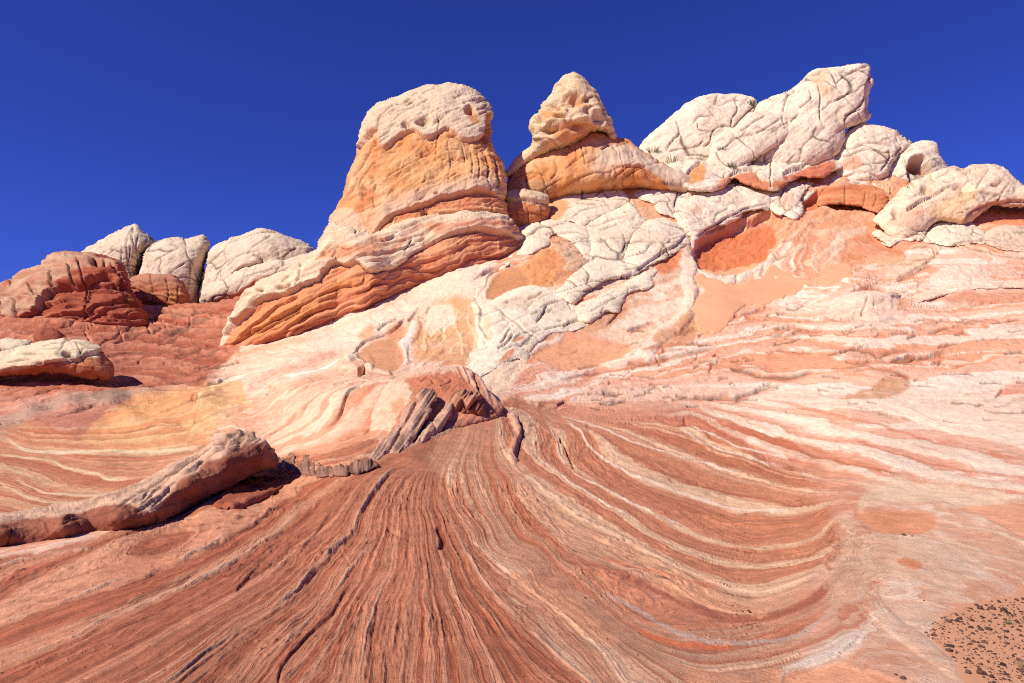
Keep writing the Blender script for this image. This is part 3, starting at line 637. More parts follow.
for c, rx, ry, h in [((872, 306), 34, 10, 12), ((850, 286), 26, 8, 7), ((960, 278), 40, 14, 8), ((930, 330), 60, 9, 4), ((640, 410), 50, 8, 4), ((840, 410), 70, 10, 4), ((1000, 350), 60, 10, 5), ((620, 385), 40, 8, 4), ((720, 375), 60, 8, 4), ((1000, 515), 24, 8, 5)]:
    G.d += h * G.pix * np.exp(-(((G.wx - c[0]) / rx) ** 2 + ((G.wy - c[1]) / ry) ** 2))
G.paint([(830, 318), (850, 300), (872, 296), (890, 304), (902, 316), (870, 322)], C(240, 206, 178), .7, 5)
G.paint([(930, 290), (955, 274), (985, 278), (1000, 288), (960, 292)], C(240, 210, 182), .7, 6)
G.paint([(932, 302), (955, 294), (990, 292), (1044, 292), (1044, 302), (980, 304)], C(216, 140, 104), .8, 3)
G.paint([(1000, 392), (1012, 384), (1044, 382), (1044, 400), (1010, 398)], C(214, 128, 94), .7, 4)
# pale streaks sweeping down to the right
for pts, w in [([(700, 410), (730, 420), (765, 431), (800, 439), (836, 447), (868, 455), (905, 470), (945, 482)], 2.6), ([(758, 414), (800, 420), (850, 432), (905, 447), (960, 460), (1044, 474)], 5), ([(858, 396), (905, 412), (945, 428), (1000, 440), (1044, 452)], 4.5),
               ([(860, 452), (900, 466), (950, 478), (1044, 492)], 4.5), ([(790, 404), (850, 402), (900, 400), (1044, 396)], 3.5), ([(680, 430), (712, 447), (740, 455), (770, 466)], 1.6), ([(690, 426), (725, 440), (740, 448), (790, 458)], 1.8),
               ([(566, 420), (580, 432), (590, 446), (604, 458), (622, 470), (650, 482), (690, 497), (735, 509), (790, 512)], 1.9), ([(540, 460), (570, 483), (600, 502), (640, 522)], 1.3), ([(560, 416), (600, 428), (640, 444), (690, 460), (740, 473)], 1.3), ([(548, 423), (557, 442), (561, 460), (582, 477), (612, 494), (640, 508), (690, 530)], 1.0)]:
    G.ridge(pts, w * .62, w * .55, C(246, 214, 184), .8)
for pts, w in [([(830, 456), (870, 466), (920, 481), (1044, 496)], 2.4), ([(850, 438), (900, 455), (960, 470), (1044, 482)], 2.2), ([(760, 400), (820, 414), (880, 426), (950, 446), (1044, 462)], 2.6)]:
    G.stroke(pts, w * .6, C(212, 124, 88), .6)
# foreground bands of the bowl
G.stroke([(600, 568), (640, 583), (680, 602), (710, 613), (745, 619), (790, 610), (830, 586), (850, 560)], 4.0, C(178, 106, 78), .85)
G.stroke([(600, 590), (640, 612), (680, 634), (720, 643), (760, 642), (800, 634), (836, 610)], 2.2, C(206, 172, 150), .8)
G.stroke([(640, 632), (670, 642), (700, 646), (735, 646)], 2.4, C(228, 122, 78), .8); G.stroke([(600, 555), (640, 570), (680, 580), (720, 590)], 1.8, C(224, 130, 90), .6)
G.ledge([(782, 683), (790, 674), (808, 668), (826, 660), (836, 655)], 8, 10, .9, .5, lip=C(232, 206, 182), low=C(220, 146, 104), lowreach=8)
G.ledge([(838, 656), (848, 646), (860, 640)], 7, 9, .9, .5, lip=C(232, 206, 182)); G.ledge([(908, 632), (918, 627), (928, 622)], 3, 6, .8, .5)
G.paint([(800, 664), (830, 640), (858, 632), (866, 642), (840, 655), (815, 668)], C(234, 206, 182), .8, 4, .25, 3)
G.paint([(846, 520), (866, 560), (866, 590), (846, 600), (820, 630), (806, 640), (836, 590), (850, 555)], C(232, 188, 152), .6, 12, .5, 2)
G.paint([(868, 490), (920, 484), (1000, 492), (1000, 502), (930, 500), (880, 506), (855, 515)], C(242, 206, 168), .7, 8, .4, 1.5)
G.paint([(880, 540), (940, 536), (980, 560), (960, 590), (900, 585), (870, 570)], C(234, 192, 156), .6, 12, .4, 1)
G.paint([(898, 566), (910, 563), (922, 568), (918, 574), (904, 571)], C(222, 138, 92), .9, 2)
G.paint([(960, 590), (1000, 575), (1044, 560), (1044, 590), (1000, 598)], C(220, 148, 112), .4, 10, .5, 2)
G.paint([(850, 660), (880, 625), (930, 640), (990, 690), (840, 690)], C(216, 150, 114), .5, 12, .4, 2)
G.ridge([(862, 590), (880, 612), (905, 634), (935, 655), (960, 672), (985, 690)], 9, 3.5, C(236, 196, 162), .45, .2, rag=.5)
for c, rx, ry, h in [((895, 520), 32, 9, -8), ((1000, 512), 30, 10, -5), ((900, 566), 60, 22, 5)]:
    G.d += h * G.pix * np.exp(-(((G.wx - c[0]) / rx) ** 2 + ((G.wy - c[1]) / ry) ** 2))
rs = G.mask([(-420, 300), (60, 280), (240, 290), (232, 340), (212, 378), (120, 396), (-420, 405)], 6)
zz = W[:, 2] * 1.15 + W[:, 0] * .10 + .25 * perlin(W * .4) + .08 * perlin(W * 1.6)
st = .6 * np.interp(zz * 1.1, np.arange(-60, 120, .03), blur(np.repeat(r2.uniform(-1, 1, 900), 8)[:6000], .06)) + .4 * fbm(np.stack([W[:, 0] * .3, W[:, 1] * .3, zz * 4], 1), 3)
G.d += rs * G.pix * 4.0 * st; G.col = mixc(G.col, C(214, 146, 116), rs * np.clip(st * .9, 0, .8)); G.col = mixc(G.col, C(142, 68, 46), rs * np.clip(-st * .8 - .1, 0, .6))
# red slope on the left, cut by joints and bedding steps
for pts, h, r in [([(88, 320), (104, 316), (130, 312), (146, 308)], 8, 8), ([(60, 326), (78, 322), (90, 320)], 6, 8), ([(90, 352), (110, 338), (128, 330), (140, 322)], 3, 7), ([(112, 346), (130, 338), (152, 332), (190, 332)], 3, 6), ([(100, 360), (140, 352), (190, 350), (216, 346)], 3, 7), ([(146, 318), (166, 314), (190, 316)], 6, 6), ([(190, 316), (206, 312), (226, 312)], 6, 7)]:
    G.ledge(pts, h, r, .9, .5)
for pts in ([(143, 312), (146, 326), (152, 336)], [(190, 318), (190, 330)], [(84, 328), (92, 344), (96, 352)], [(160, 318), (168, 330)], [(120, 330), (126, 340)]): G.groove(pts, .9, 4, C(226, 170, 140), .5)
r3 = np.random.RandomState(8)
for k in range(26):
    x = 110 + r3.rand() * 110; y = 322 + r3.rand() * 50; L = 14 + 26 * r3.rand()
    G.ledge([(x, y), (x + L * .5, y - L * .12), (x + L, y - L * .28)], 2.4, 5, .8, .6)

VENEER = []; FLAT = [([(860, 676), (900, 682), (960, 700), (960, 740), (850, 740)], C(222, 150, 112)), ([(776, 690), (800, 676), (838, 664), (860, 672), (880, 690), (860, 720), (770, 720)], C(230, 162, 122)), ([(952, 508), (1000, 502), (1044, 503), (1044, 545), (1005, 528), (978, 514)], C(232, 164, 124)), ([(855, 513), (880, 509), (915, 509), (935, 515), (935, 527), (915, 534), (890, 534), (870, 525)], C(226, 150, 106)), ([(358, 355), (372, 342), (392, 337), (402, 350), (404, 364), (395, 371), (380, 370), (366, 363)], C(214, 150, 104)), ([(488, 296), (492, 282), (504, 270), (514, 266), (530, 280), (522, 296), (506, 299)], C(206, 140, 98)), ([(533, 354), (555, 343), (580, 340), (612, 341), (632, 345), (624, 356), (600, 364), (570, 370), (546, 364)], C(236, 166, 122)), ([(704, 264), (720, 266), (746, 263), (764, 256), (769, 258), (745, 273), (716, 275), (706, 271)], C(236, 170, 124))]
VENEER.append(([(650, 330), (672, 326), (690, 318), (698, 330), (690, 345), (660, 352), (648, 345)], SANDB))
VENEER.append(([(830, 400), (868, 386), (904, 383), (905, 388), (880, 402), (842, 405)], SANDB))
VENEER.append(([(576, 312), (600, 314), (624, 306), (626, 316), (606, 330), (580, 334), (560, 338), (546, 340)], SANDB))
VENEER.append(([(601, 564), (640, 576), (690, 591), (720, 601), (764, 612), (752, 616), (712, 610), (680, 600), (640, 585), (612, 573)], C(232, 164, 120)))
VENEER.append(([(476, 548), (520, 574), (570, 600), (612, 640), (598, 638), (550, 606), (500, 570)], C(228, 160, 118)))
VENEER.append(([(690, 668), (730, 676), (770, 668), (790, 672), (770, 690), (700, 690)], C(228, 158, 116)))
VENEER.append(([(905, 302), (930, 296), (940, 300), (918, 306), (900, 309)], SANDC))
VENEER.append(([(622, 181), (640, 184), (682, 182), (676, 188), (632, 192)], SANDC))
VENEER.append(([(572, 300), (590, 298), (612, 292), (640, 280), (652, 284), (640, 292), (626, 302), (600, 312), (582, 312)], C(224, 140, 96)))
for poly, c in VENEER: G.paint(poly, c, .8, 6, .2, 2)
for poly, c in FLAT:
    m = G.paint(poly, c, .92, 2.2); G.d *= 1 - .75 * m; G.d -= 1.5 * G.pix * m; banding *= 1 - m
    k = np.nonzero(m > .2)[0]; G.col[k] *= (1 + .10 * fbm(W[k] * np.array([1.2, 1.2, 3.0]), 4))[:, None]
# ---- sand lying in the hollows
SANDS = {
 'sand': [([(697, 278), (710, 283), (740, 283), (762, 273), (775, 263), (783, 270), (800, 275), (815, 272), (835, 262), (850, 266), (848, 276), (820, 287), (790, 296), (765, 307), (735, 313), (715, 328), (700, 332), (696, 318), (700, 300), (712, 290)], SANDC),
          ([], None),
          ([], None),
          ([],None), ([], None),
          ([], None), ([],None),
          ([],None), ([],None), ([],None),
          ([], None), ([], None),
          ([(850, 262), (872, 254), (900, 258), (896, 264), (868, 266)], SANDC), ([],None),
          ([(928, 640), (928, 625), (958, 607), (1000, 597), (1060, 592), (1070, 720), (975, 700), (948, 664)], C(218, 156, 116)), ([], None), ([], None),
          ([],None), ([],None),
          ([],None)],
}
smask = np.zeros(n, np.float32); scol = np.tile(SANDC, (n, 1))
for poly, c in SANDS['sand']:
    if not poly: continue
    m = G.mask(poly, 7.0); scol[m > .01] = c; smask = np.maximum(smask, m)
G.d *= (1 - .55 * smask)
soff = G.pix * (-2.6 + 3.4 * smask) + .5 * G.pix * fbm(W * .8, 2)
scol = scol * (1 + .07 * fbm(W * .6 + 8, 4) + .05 * fbm(W * 4.0, 3))[:, None]
Psand = G.P + Ng * soff[:, None]
G.d = np.where(smask > .95, np.minimum(G.d, soff - .5 * G.pix + 2.2 * G.pix * np.clip(fbm(W * .7 + 3, 3) - .35, 0, 1)), G.d)

# ---------------------------------------------------------------- link the ground
Pf = G.P + Ng * G.d[:, None]
Pgrid = Pf.reshape(GS + (3,))
nb = 9                                                     # the far side of the hill falls away behind the crest
back = np.stack([Pgrid[0] + np.array([0, 3.0 * k ** 1.5, -0.5 * k ** 2.1], np.float32) for k in range(nb, 0, -1)])
V = np.concatenate([back, Pgrid]).reshape(-1, 3)
R_, Cc = GS[0] + nb, GS[1]
ii = np.arange(R_ * Cc).reshape(R_, Cc)
Fg = np.stack([ii[:-1, :-1], ii[1:, :-1], ii[1:, 1:], ii[:-1, 1:]], -1).reshape(-1, 4)
def padrow(a): 
    a = a.reshape(GS + a.shape[1:]); return np.concatenate([np.repeat(a[:1], nb, 0), a]).reshape((-1,) + a.shape[2:])
ground = obj('sandstone_ground', mesh('sandstone_ground', V, Fg, MAT_GROUND, padrow(G.col), {'strata': padrow(Sw), 'banding': padrow(banding)}))
tag(ground, 'banded red and cream slickrock slope sweeping up from the camera to the domes', 'rock slope', kind='structure')
ig = np.arange(GS[0] * GS[1]).reshape(GS)
Fs = np.stack([ig[:-1, :-1], ig[1:, :-1], ig[1:, 1:], ig[:-1, 1:]], -1).reshape(-1, 4)
keep = smask[Fs].max(1) > .04
Vs, Fs2, cs = subset(Psand, Fs[keep], scol)
tag(obj('sand', mesh('sand', Vs, Fs2, MAT_SAND, cs)), 'smooth salmon drift sand lying in the hollows of the slickrock', 'sand', kind='structure')
# the desert flat out to the horizon
a = np.linspace(0, 2 * np.pi, 65)[:-1]; rad = [0.01, 60, 250, 1500, 9000]
Vp = np.array([[r * math.cos(t), r * math.sin(t) + 20, -2.0 - (0.02 * min(r, 300))] for r in rad for t in a], np.float32)
Fp = np.array([[i * 64 + j, i * 64 + (j + 1) % 64, (i + 1) * 64 + (j + 1) % 64, (i + 1) * 64 + j] for i in range(4) for j in range(64)])
tag(obj('desert_plain', mesh('desert_plain', Vp, Fp, MAT_SAND, np.tile(C(214, 142, 102), (len(Vp), 1)))), 'flat red desert plain round the outcrop', 'plain', kind='structure')
def on_ground(px, py):
    j = int(np.argmin(np.abs(cols - px))); i = int(np.argmin(np.abs(PYg[:NR, j] - py))); k = i * GS[1] + j
    return (Psand[k] if smask[k] > .6 and soff[k] > G.d[k] else Pf[k]), Ng[k], float(G.pix[k])
# ---------------------------------------------------------------- rock masses
def fill_height(inner, levels=(8, 4, 2, 1), iters=70):
    """soft dome over a cell mask: solves lap(h) = -1, coarse to fine"""
    phi = None
    for L in levels:
        m = inner[::L, ::L].astype(np.float32)
        if min(m.shape) < 4: continue
        if phi is None: f = np.zeros_like(m)
        else:
            yi = np.clip((np.arange(m.shape[0]) * phi.shape[0] / m.shape[0]).astype(int), 0, phi.shape[0] - 1)
            xi = np.clip((np.arange(m.shape[1]) * phi.shape[1] / m.shape[1]).astype(int), 0, phi.shape[1] - 1)
            f = phi[yi][:, xi]
        for _ in range(iters):
            p = np.pad(f, 1); f = m * 0.25 * (p[:-2, 1:-1] + p[2:, 1:-1] + p[1:-1, :-2] + p[1:-1, 2:] + (L * L))
        phi = f
    return phi
MAKERS = []
def rock(name, label, cat, poly, D, T, p=0.42, back=0.5, full=False, follow=False, edge=1.3, step=0.95, rough=1.0, look=None, parts=None, group=None, mat=None, sharp=False, lump=1.0, parent=None):
    """one boulder, dome or butte grown from its outline: D = distance (number, function of picture point), T = half thickness in metres"""
    out = spline(poly, True, step=2.2, sharp=sharp)
    q = np.stack([out[:, 0] / 9, out[:, 1] / 9, np.full(len(out), len(MAKERS) * 7.7)], 1); q2 = q * 3.1
    nr = np.roll(out, -1, 0) - np.roll(out, 1, 0); nr = np.stack([nr[:, 1], -nr[:, 0]], 1); nr /= np.linalg.norm(nr, axis=1)[:, None] + 1e-9
    out = out + nr * (edge * (perlin(q) + .5 * perlin(q2)))[:, None]
    lo = out.min(0) - 2; hi = out.max(0) + 2
    X, Y = np.meshgrid(np.arange(lo[0], hi[0], step), np.arange(lo[1], hi[1], step)); sh = X.shape
    x, y = X.ravel(), Y.ravel()
    ins = inside(x, y, out).reshape(sh)
    phi = fill_height(ins); h = (phi / (phi.max() + 1e-6)) ** p
    cell = ins[:-1, :-1] | ins[1:, :-1] | ins[1:, 1:] | ins[:-1, 1:]
    cnt = (ins[:-1, :-1] * 1 + ins[1:, :-1] + ins[1:, 1:] + ins[:-1, 1:]); cell = cnt >= 2
    used = np.zeros(sh, bool)
    for a in (slice(None, -1), slice(1, None)):
        for b in (slice(None, -1), slice(1, None)): used[a, b] |= cell
    snap = used & ~ins; k = np.nonzero(snap.ravel())[0]
    for s_ in range(len(k)):
        i = k[s_]; e0 = out; e1 = np.roll(out, -1, 0); e = e1 - e0
        t = np.clip(((x[i] - e0[:, 0]) * e[:, 0] + (y[i] - e0[:, 1]) * e[:, 1]) / ((e ** 2).sum(1) + 1e-9), 0, 1)
        c = e0 + e * t[:, None]; j = np.argmin((c[:, 0] - x[i]) ** 2 + (c[:, 1] - y[i]) ** 2); x[i], y[i] = c[j]
    hr = h.ravel(); 
    if callable(D): D0 = np.asarray(D(x, y), float)
    elif follow: D0 = groundD(x, y) - D
    else: D0 = np.full(len(x), float(D))
    Df = D0 - T * hr
    ii = np.arange(sh[0] * sh[1]).reshape(sh)
    F = np.stack([ii[:-1, :-1], ii[1:, :-1], ii[1:, 1:], ii[:-1, 1:]], -1)[cell]
    P = place(x, y, Df).astype(np.float32)
    P, F, x, y, Df, D0, hr, sn = subset(P, F, x, y, Df, D0, hr, snap.ravel())
    L = Layer(x, y, Df, P); L.h = hr; L.minedge = 1.5; L.gw = .52; L.gk = .36; L.slot = .25
    N = vnormals(P, F)
    L.N = N
    L.d = (rough * (.13 * fbm(P * .4, 3) + .045 * fbm(P * 1.3 + 9, 4)) * lump * (T > 1.2) + rough * (.018 * fbm(P * 3.6, 4, .62) + .012 * np.clip(ridged(P * 2.2, 3), -1, 1)) * np.clip(L.pix / .06, .12, 1)).astype(np.float32)
    look(L)
    L.d = L.d * (.25 + .75 * sstep(0, .45, hr))
    Pd = P + N * L.d[:, None]
    # the far half (mirrored) or a skirt sunk into the hill
    ed = np.concatenate([F[:, [0, 1]], F[:, [1, 2]], F[:, [2, 3]], F[:, [3, 0]]])
    key = np.sort(ed, 1); uq, first, num = np.unique(key[:, 0].astype(np.int64) * (len(P) + 1) + key[:, 1], return_index=True, return_counts=True)
    be = ed[first[num == 1]]
    if full:
        bset = np.zeros(len(P), bool); bset[be.ravel()] = True
        Pb = place(x, y, D0 + back * T * hr).astype(np.float32)
        rb = (Pb - EYE) / np.linalg.norm(Pb - EYE, axis=1)[:, None]
        Pb += (rb * (.12 * fbm(Pb * .6, 4))[:, None] * hr[:, None]).astype(np.float32)
        m = np.where(bset, np.arange(len(P)), np.arange(len(P)) + len(P))
        V = np.concatenate([Pd, Pb]); F2 = m[F][:, ::-1]; colr = np.concatenate([L.col, L.col]); pxx = np.concatenate([x, x]); pyy = np.concatenate([y, y])
        Fa = np.concatenate([F, F2])
    else:
        r = (Pd - EYE); r /= np.linalg.norm(r, axis=1)[:, None]
        V = np.concatenate([Pd, Pd + r * max(1.2, back * T + 1.0)]); be2 = be[:, ::-1]
        Fk = np.stack([be2[:, 0], be2[:, 1], be2[:, 1] + len(P), be2[:, 0] + len(P)], 1)
        Fa = np.concatenate([F, Fk]); colr = np.concatenate([L.col, L.col]); pxx = np.concatenate([x, x]); pyy = np.concatenate([y, y])
    mt = mat or MAT_ROCK
    MAKERS.append(name)
    if not parts:
        V, Fa, colr = subset(V, Fa, colr)
        o = obj(name, mesh(name, V, Fa, mt, colr), parent)
        if parent is None: tag(o, label, cat, group)
        return o
    k = int(np.argmax(y)); root = bpy.data.objects.new(name, None); scene.collection.objects.link(root); root.location = Pd[k].tolist()
    tag(root, label, cat, group)
    fx = pxx[Fa].mean(1); fy = pyy[Fa].mean(1); who = np.full(len(Fa), -1)
    for j, (pn, pp) in enumerate(parts):
        if pp is None: who[who < 0] = j
        else: who[(who < 0) & inside(fx, fy, spline(pp, True))] = j
    for j, (pn, pp) in enumerate(parts):
        if (who == j).any():
            v, f, c = subset(V, Fa[who == j], colr)
            o = obj(pn, mesh(pn, v - Pd[k], f, mt, c), root)
    return root

# ---- how the kinds of stone look
def bedcoord(L, ang, sq=5.0):
    """world coordinates turned so that the first runs along the bedding and the second across it"""
    c, s_ = math.cos(ang), math.sin(ang); P = L.P
    return np.stack([(P[:, 0] * c + P[:, 2] * s_), (P[:, 2] * c - P[:, 0] * s_) * sq, P[:, 1] * .6], 1)
def white_stone(L, ang=.3, crack=.42, tone=None, bed=1.0, warm=.35, cw=.05, poly=1.0):
    P = L.P; pix = L.pix
    base = WHITE if tone is None else tone
    L.col[:] = base
    f = fbm(P * .5 + 11, 4); L.col = mixc(L.col, C(218, 178, 142), np.clip(.2 + f * .9, 0, 1) * warm)
    L.col *= (1 + .07 * fbm(P * 2.3, 4))[:, None]
    L.col = mixc(L.col, C(198, 174, 150), np.clip(fbm(P * 1.1 + 50, 4) - .15, 0, 1) * .5)
    b = bedcoord(L, ang); wob = b + .5 * np.stack([perlin(P * .5), 3 * perlin(P * .4 + 5), perlin(P * .4 + 9)], 1)
    r = fbm(wob * np.array([.16, .42, .2]), 4, .6)
    L.d += bed * .05 * r
    ln = np.abs(perlin(wob * np.array([.22, .55, .3]) + 3)); gate = sstep(-.05, .35, perlin(P * .5 + 21))
    g = sstep(.03, .0, ln) * gate
    sl = fbm(wob * np.array([.55, 1.15, .8]) + 40, 3, .55); sl = sstep(.52, .72, sl); L.d -= bed * .05 * sl; L.col = mixc(L.col, CRACK, sl * .5)
    L.d -= bed * g * .05; L.col = mixc(L.col, CRACK, g * .40 * bed)
    if poly:
        w = P + .5 * np.stack([perlin(P * .6), perlin(P * .6 + 7), perlin(P * .6 + 13)], 1)
        w = bedcoordP(w, ang)
        c1 = cells(w * crack); k = sstep(cw, .0, c1) * sstep(-.35, .15, perlin(P * .35 + 31))
        L.d -= poly * .07 * k + .03 * poly * sstep(.16, 0, c1); L.col = mixc(L.col, CRACK, k * .85 * poly)
        c2 = cells(w * crack * 2.6 + 5); k2 = sstep(.07, .0, c2) * sstep(.0, .4, perlin(P * .5 + 61))
        L.d -= .03 * k2 * poly; L.col = mixc(L.col, CRACK, k2 * .35 * poly)
def bedcoordP(P, ang):
    c, s_ = math.cos(ang), math.sin(ang)
    return np.stack([(P[:, 0] * c + P[:, 2] * s_) * .8, (P[:, 2] * c - P[:, 0] * s_) * 1.15, P[:, 1] * .7], 1)
def red_stone(L, ang=.1, a=RED, b=C(200, 122, 90), bed=1.0, fr=1.0):
    P = L.P; q = bedcoord(L, ang, 1.0); q[:, 1] += .5 * perlin(P * .3) + .15 * perlin(P * 1.1)
    z = q[:, 1]; st = .5 + .5 * np.interp(z, SR3, TB3)
    L.col[:] = mixc(np.tile(a, (len(P), 1)), b, np.clip(st + .4 * fbm(P * .8, 3), 0, 1))
    z2 = z * 2.3 + .3 * perlin(P * .7); st2 = np.interp(z2, SR3, TB3)
    L.d += bed * .12 * (st - .5) + bed * .05 * st2 + bed * .05 * fbm(q * np.array([.4, 3.0, .4]), 4, .6)
    ln = np.abs(perlin(q * np.array([.13, .9, .2]) * fr + 3)); g = sstep(.09, 0, ln) * sstep(-.1, .3, perlin(P * .4 + 21))
    L.d -= g * .12 * bed; L.col = mixc(L.col, a * .6, g * .5)
def orange_stone(L, m=None, ang=.25):
    P = L.P; v = np.stack([P[:, 0] * 1.0, P[:, 1] * .6, P[:, 2] * .28], 1)
    col = mixc(np.tile(C(229, 156, 96), (len(P), 1)), C(235, 186, 136), np.clip(.4 + .9 * fbm(P * .6, 4), 0, 1))
    col = mixc(col, C(216, 132, 84), np.clip(.9 * fbm(P * .9 + 33, 4), 0, .7))
    q = bedcoord(L, ang, 1.0); g = sstep(.06, 0, np.abs(perlin(q * np.array([.12, .8, .2]) + 8))) * sstep(-.1, .3, perlin(P * .5))
    gv = sstep(.07, 0, np.abs(perlin(v * 1.1 + 4))) * sstep(.05, .4, perlin(P * .45 + 77))
    col = mixc(col, C(150, 84, 48), np.maximum(g, gv) * .5)
    d = -.10 * g - .14 * gv + .10 * fbm(v * 1.2, 4)
    if m is None: L.col[:] = col; L.d += d.astype(np.float32)
    else: L.col = mixc(L.col, col, m); L.d += (m * d).astype(np.float32)
SR3 = np.arange(-60, 120, .03); TB3 = blur(np.repeat(r2.uniform(-1, 1, 900), 8)[:len(SR3)], .06) if len(SR3) <= 7200 else None

# ---------------------------------------------------------------- far domes on the left
def far_white(ang, gro=(), crack=.5):
    def f(L):
        white_stone(L, ang, crack, C(234, 208, 178), 1.3, .25)
        for g in gro: L.groove(g, 1.0, 5, CRACK, .7)
    return f
rock('sandstone_dome', 'pale pointed dome with a fluted dark right flank, farthest left on the skyline', 'rock dome', [(70, 262), (82, 251), (100, 240), (116, 232), (131, 224), (137, 225), (141, 230), (150, 236), (157, 243), (150, 252), (144, 262), (140, 275), (136, 300), (90, 304), (64, 285)], 63, 5, full=True,
     look=lambda L: (far_white(.5, [[(134, 226), (128, 240), (126, 256), (130, 270)], [(140, 236), (136, 250), (138, 268)], [(148, 238), (140, 252), (137, 270)], [(122, 246), (120, 262)], [(130, 246), (128, 262), (133, 276)]], .6)(L), L.ledge([(144, 262), (136, 250), (133, 236), (134, 226)], 10, 14, 1, .7)))
rock('sandstone_dome', 'pale blocky dome split by a long slanting crack, between the pointed and the broad dome', 'rock dome', [(137, 282), (140, 268), (145, 252), (152, 244), (165, 238), (181, 237), (187, 239), (200, 235), (207, 238), (210, 246), (206, 260), (203, 276), (199, 310), (170, 316), (140, 306)], 60, 5, full=True,
     look=far_white(.6, [[(184, 238), (187, 250), (192, 262), (197, 275), (199, 282)], [(146, 272), (160, 258), (180, 246)], [(168, 275), (178, 268), (186, 262)], [(190, 262), (189, 276), (188, 292)]], .35))
rock('sandstone_dome', 'broad pale dome of smooth tilted sheets beside the orange cliff', 'rock dome', [(202, 318), (200, 296), (204, 272), (209, 252), (216, 245), (232, 238), (247, 233), (262, 229), (274, 231), (289, 237), (302, 240), (311, 246), (316, 254), (312, 268), (290, 280), (262, 300), (235, 318)], 58, 5, full=True,
     look=lambda L: (far_white(.55, [[(245, 254), (252, 248), (260, 242), (271, 235)], [(284, 258), (292, 250), (298, 247)]], .3)(L), L.ledge([(210, 292), (226, 280), (244, 268), (262, 263), (262, 258), (252, 255)], 12, 14, 1, .4), L.ledge([(292, 262), (306, 258), (314, 252)], 8, 10, 1, .5)))
rock('sandstone_shoulder', 'low pale tongue of rock hanging below the broad dome on the left', 'rock ledge', [(199, 301), (206, 286), (222, 276), (244, 268), (264, 262), (290, 258), (318, 250), (330, 252), (318, 266), (296, 278), (270, 290), (252, 298), (246, 306), (234, 305), (222, 306), (208, 306)], 54, 3, full=True,
     look=lambda L: (far_white(.5)(L), L.paint([(214, 304), (228, 294), (246, 290), (256, 280), (280, 276), (268, 292), (246, 306), (230, 310)], C(204, 126, 82), .9, 3, .2), L.groove([(234, 293), (238, 285), (242, 280)], 1.2, 5)))
# ---------------------------------------------------------------- red ridge on the left
def red_ridge(L):
    L.gk = .75; L.lk = .7
    red_stone(L, .05, C(150, 70, 46), C(190, 106, 76), 1.6)
    w = L.mask([(-40, 330), (-40, 280), (0, 276), (40, 258), (70, 250), (98, 253), (120, 262), (120, 268), (86, 268), (60, 285), (40, 300), (18, 318), (0, 318)], 5)
    L.col = mixc(L.col, C(210, 168, 134), w * np.clip(.7 + .6 * fbm(L.P * .9, 4), 0, 1))
    L.ledge([(-20, 324), (0, 318), (22, 322), (44, 300), (60, 288), (82, 286), (104, 276), (118, 284), (130, 294)], 22, 26, 1.2, .55)
    L.ledge([(44, 306), (66, 298), (86, 298), (88, 286)], 6, 10, 1, .5); L.ledge([(44, 318), (64, 314), (86, 314), (100, 306), (122, 300), (142, 306)], 14, 14, 1.2, .6)
    L.ledge([(86, 326), (104, 314), (124, 306), (144, 306)], 8, 9, 1, .5)
    for g in ([(78, 256), (80, 268), (84, 284), (84, 298)], [(66, 262), (70, 275), (76, 285)], [(52, 270), (54, 285), (48, 300)], [(94, 256), (98, 268)], [(104, 258), (106, 268)], [(14, 300), (18, 312), (22, 322)], [(0, 302), (3, 316)], [(28, 285), (34, 298)], [(10, 288), (14, 276)], [(84, 300), (86, 312), (84, 326)], [(110, 262), (116, 276), (126, 290)]):
        L.groove(g, 1.5, 9, C(84, 44, 32), .6)
    for k in range(34):
        x = -5 + r3.rand() * 140; y = 262 + r3.rand() * 76; ln = 10 + 24 * r3.rand(); L.ledge([(x, y), (x + ln * .5, y - 1.5 * r3.rand()), (x + ln, y + r3.normal() * 1.5)], 5, 6, 1, .6)
    for c, r in (((96, 262), 4), ((104, 263), 4)): L.d -= 8 * L.pix * np.exp(-((L.wx - c[0]) ** 2 + (L.wy - c[1]) ** 2) / r ** 2)
rock('sandstone_ridge', 'rusty red layered ridge with a pale cap, below the pointed dome', 'rock ridge', [(-60, 290), (-30, 288), (0, 284), (20, 272), (38, 264), (54, 253), (66, 251), (80, 252), (95, 253), (110, 256), (121, 262), (128, 278), (131, 290), (142, 304), (148, 316), (150, 345), (110, 350), (60, 348), (0, 346), (-60, 348)], lambda x, y: 46.5 - .045 * (y - 250), 3.6, p=.45, full=True, look=red_ridge,
     parts=[('pale_cap', [(-80, 326), (-40, 324), (0, 318), (22, 322), (44, 300), (60, 288), (82, 286), (104, 276), (118, 284), (128, 284), (128, 240), (-80, 240)]), ('red_face', None)])
def red_block(L):
    red_stone(L, 0, C(166, 82, 54), C(202, 130, 96), 1.3)
    L.paint([(128, 274), (150, 272), (176, 278), (190, 290), (180, 292), (155, 284), (132, 286)], C(196, 140, 110), .8, 4, .3); L.paint([(166, 284), (186, 288), (188, 304), (170, 304)], C(220, 156, 92), .7, 4, .4)
    for g in ([(150, 275), (152, 290), (150, 304)], [(166, 278), (168, 292), (166, 304)], [(178, 286), (176, 304)], [(148, 312), (150, 330), (158, 346)], [(162, 316), (170, 330)]): L.groove(g, 1, 6)
    L.ledge([(128, 306), (146, 303), (165, 304), (190, 308)], 10, 10, 1, .5); L.ledge([(140, 318), (165, 312), (190, 314)], 7, 8, 1, .5)
rock('sandstone_block', 'rounded red block with an ochre stain, tucked between red ridge and split dome', 'rock block', [(129, 292), (131, 278), (150, 274), (170, 276), (184, 283), (190, 294), (191, 312), (192, 335), (190, 352), (160, 356), (142, 352), (134, 315)], 49.5, 2.2, full=True, look=red_block)
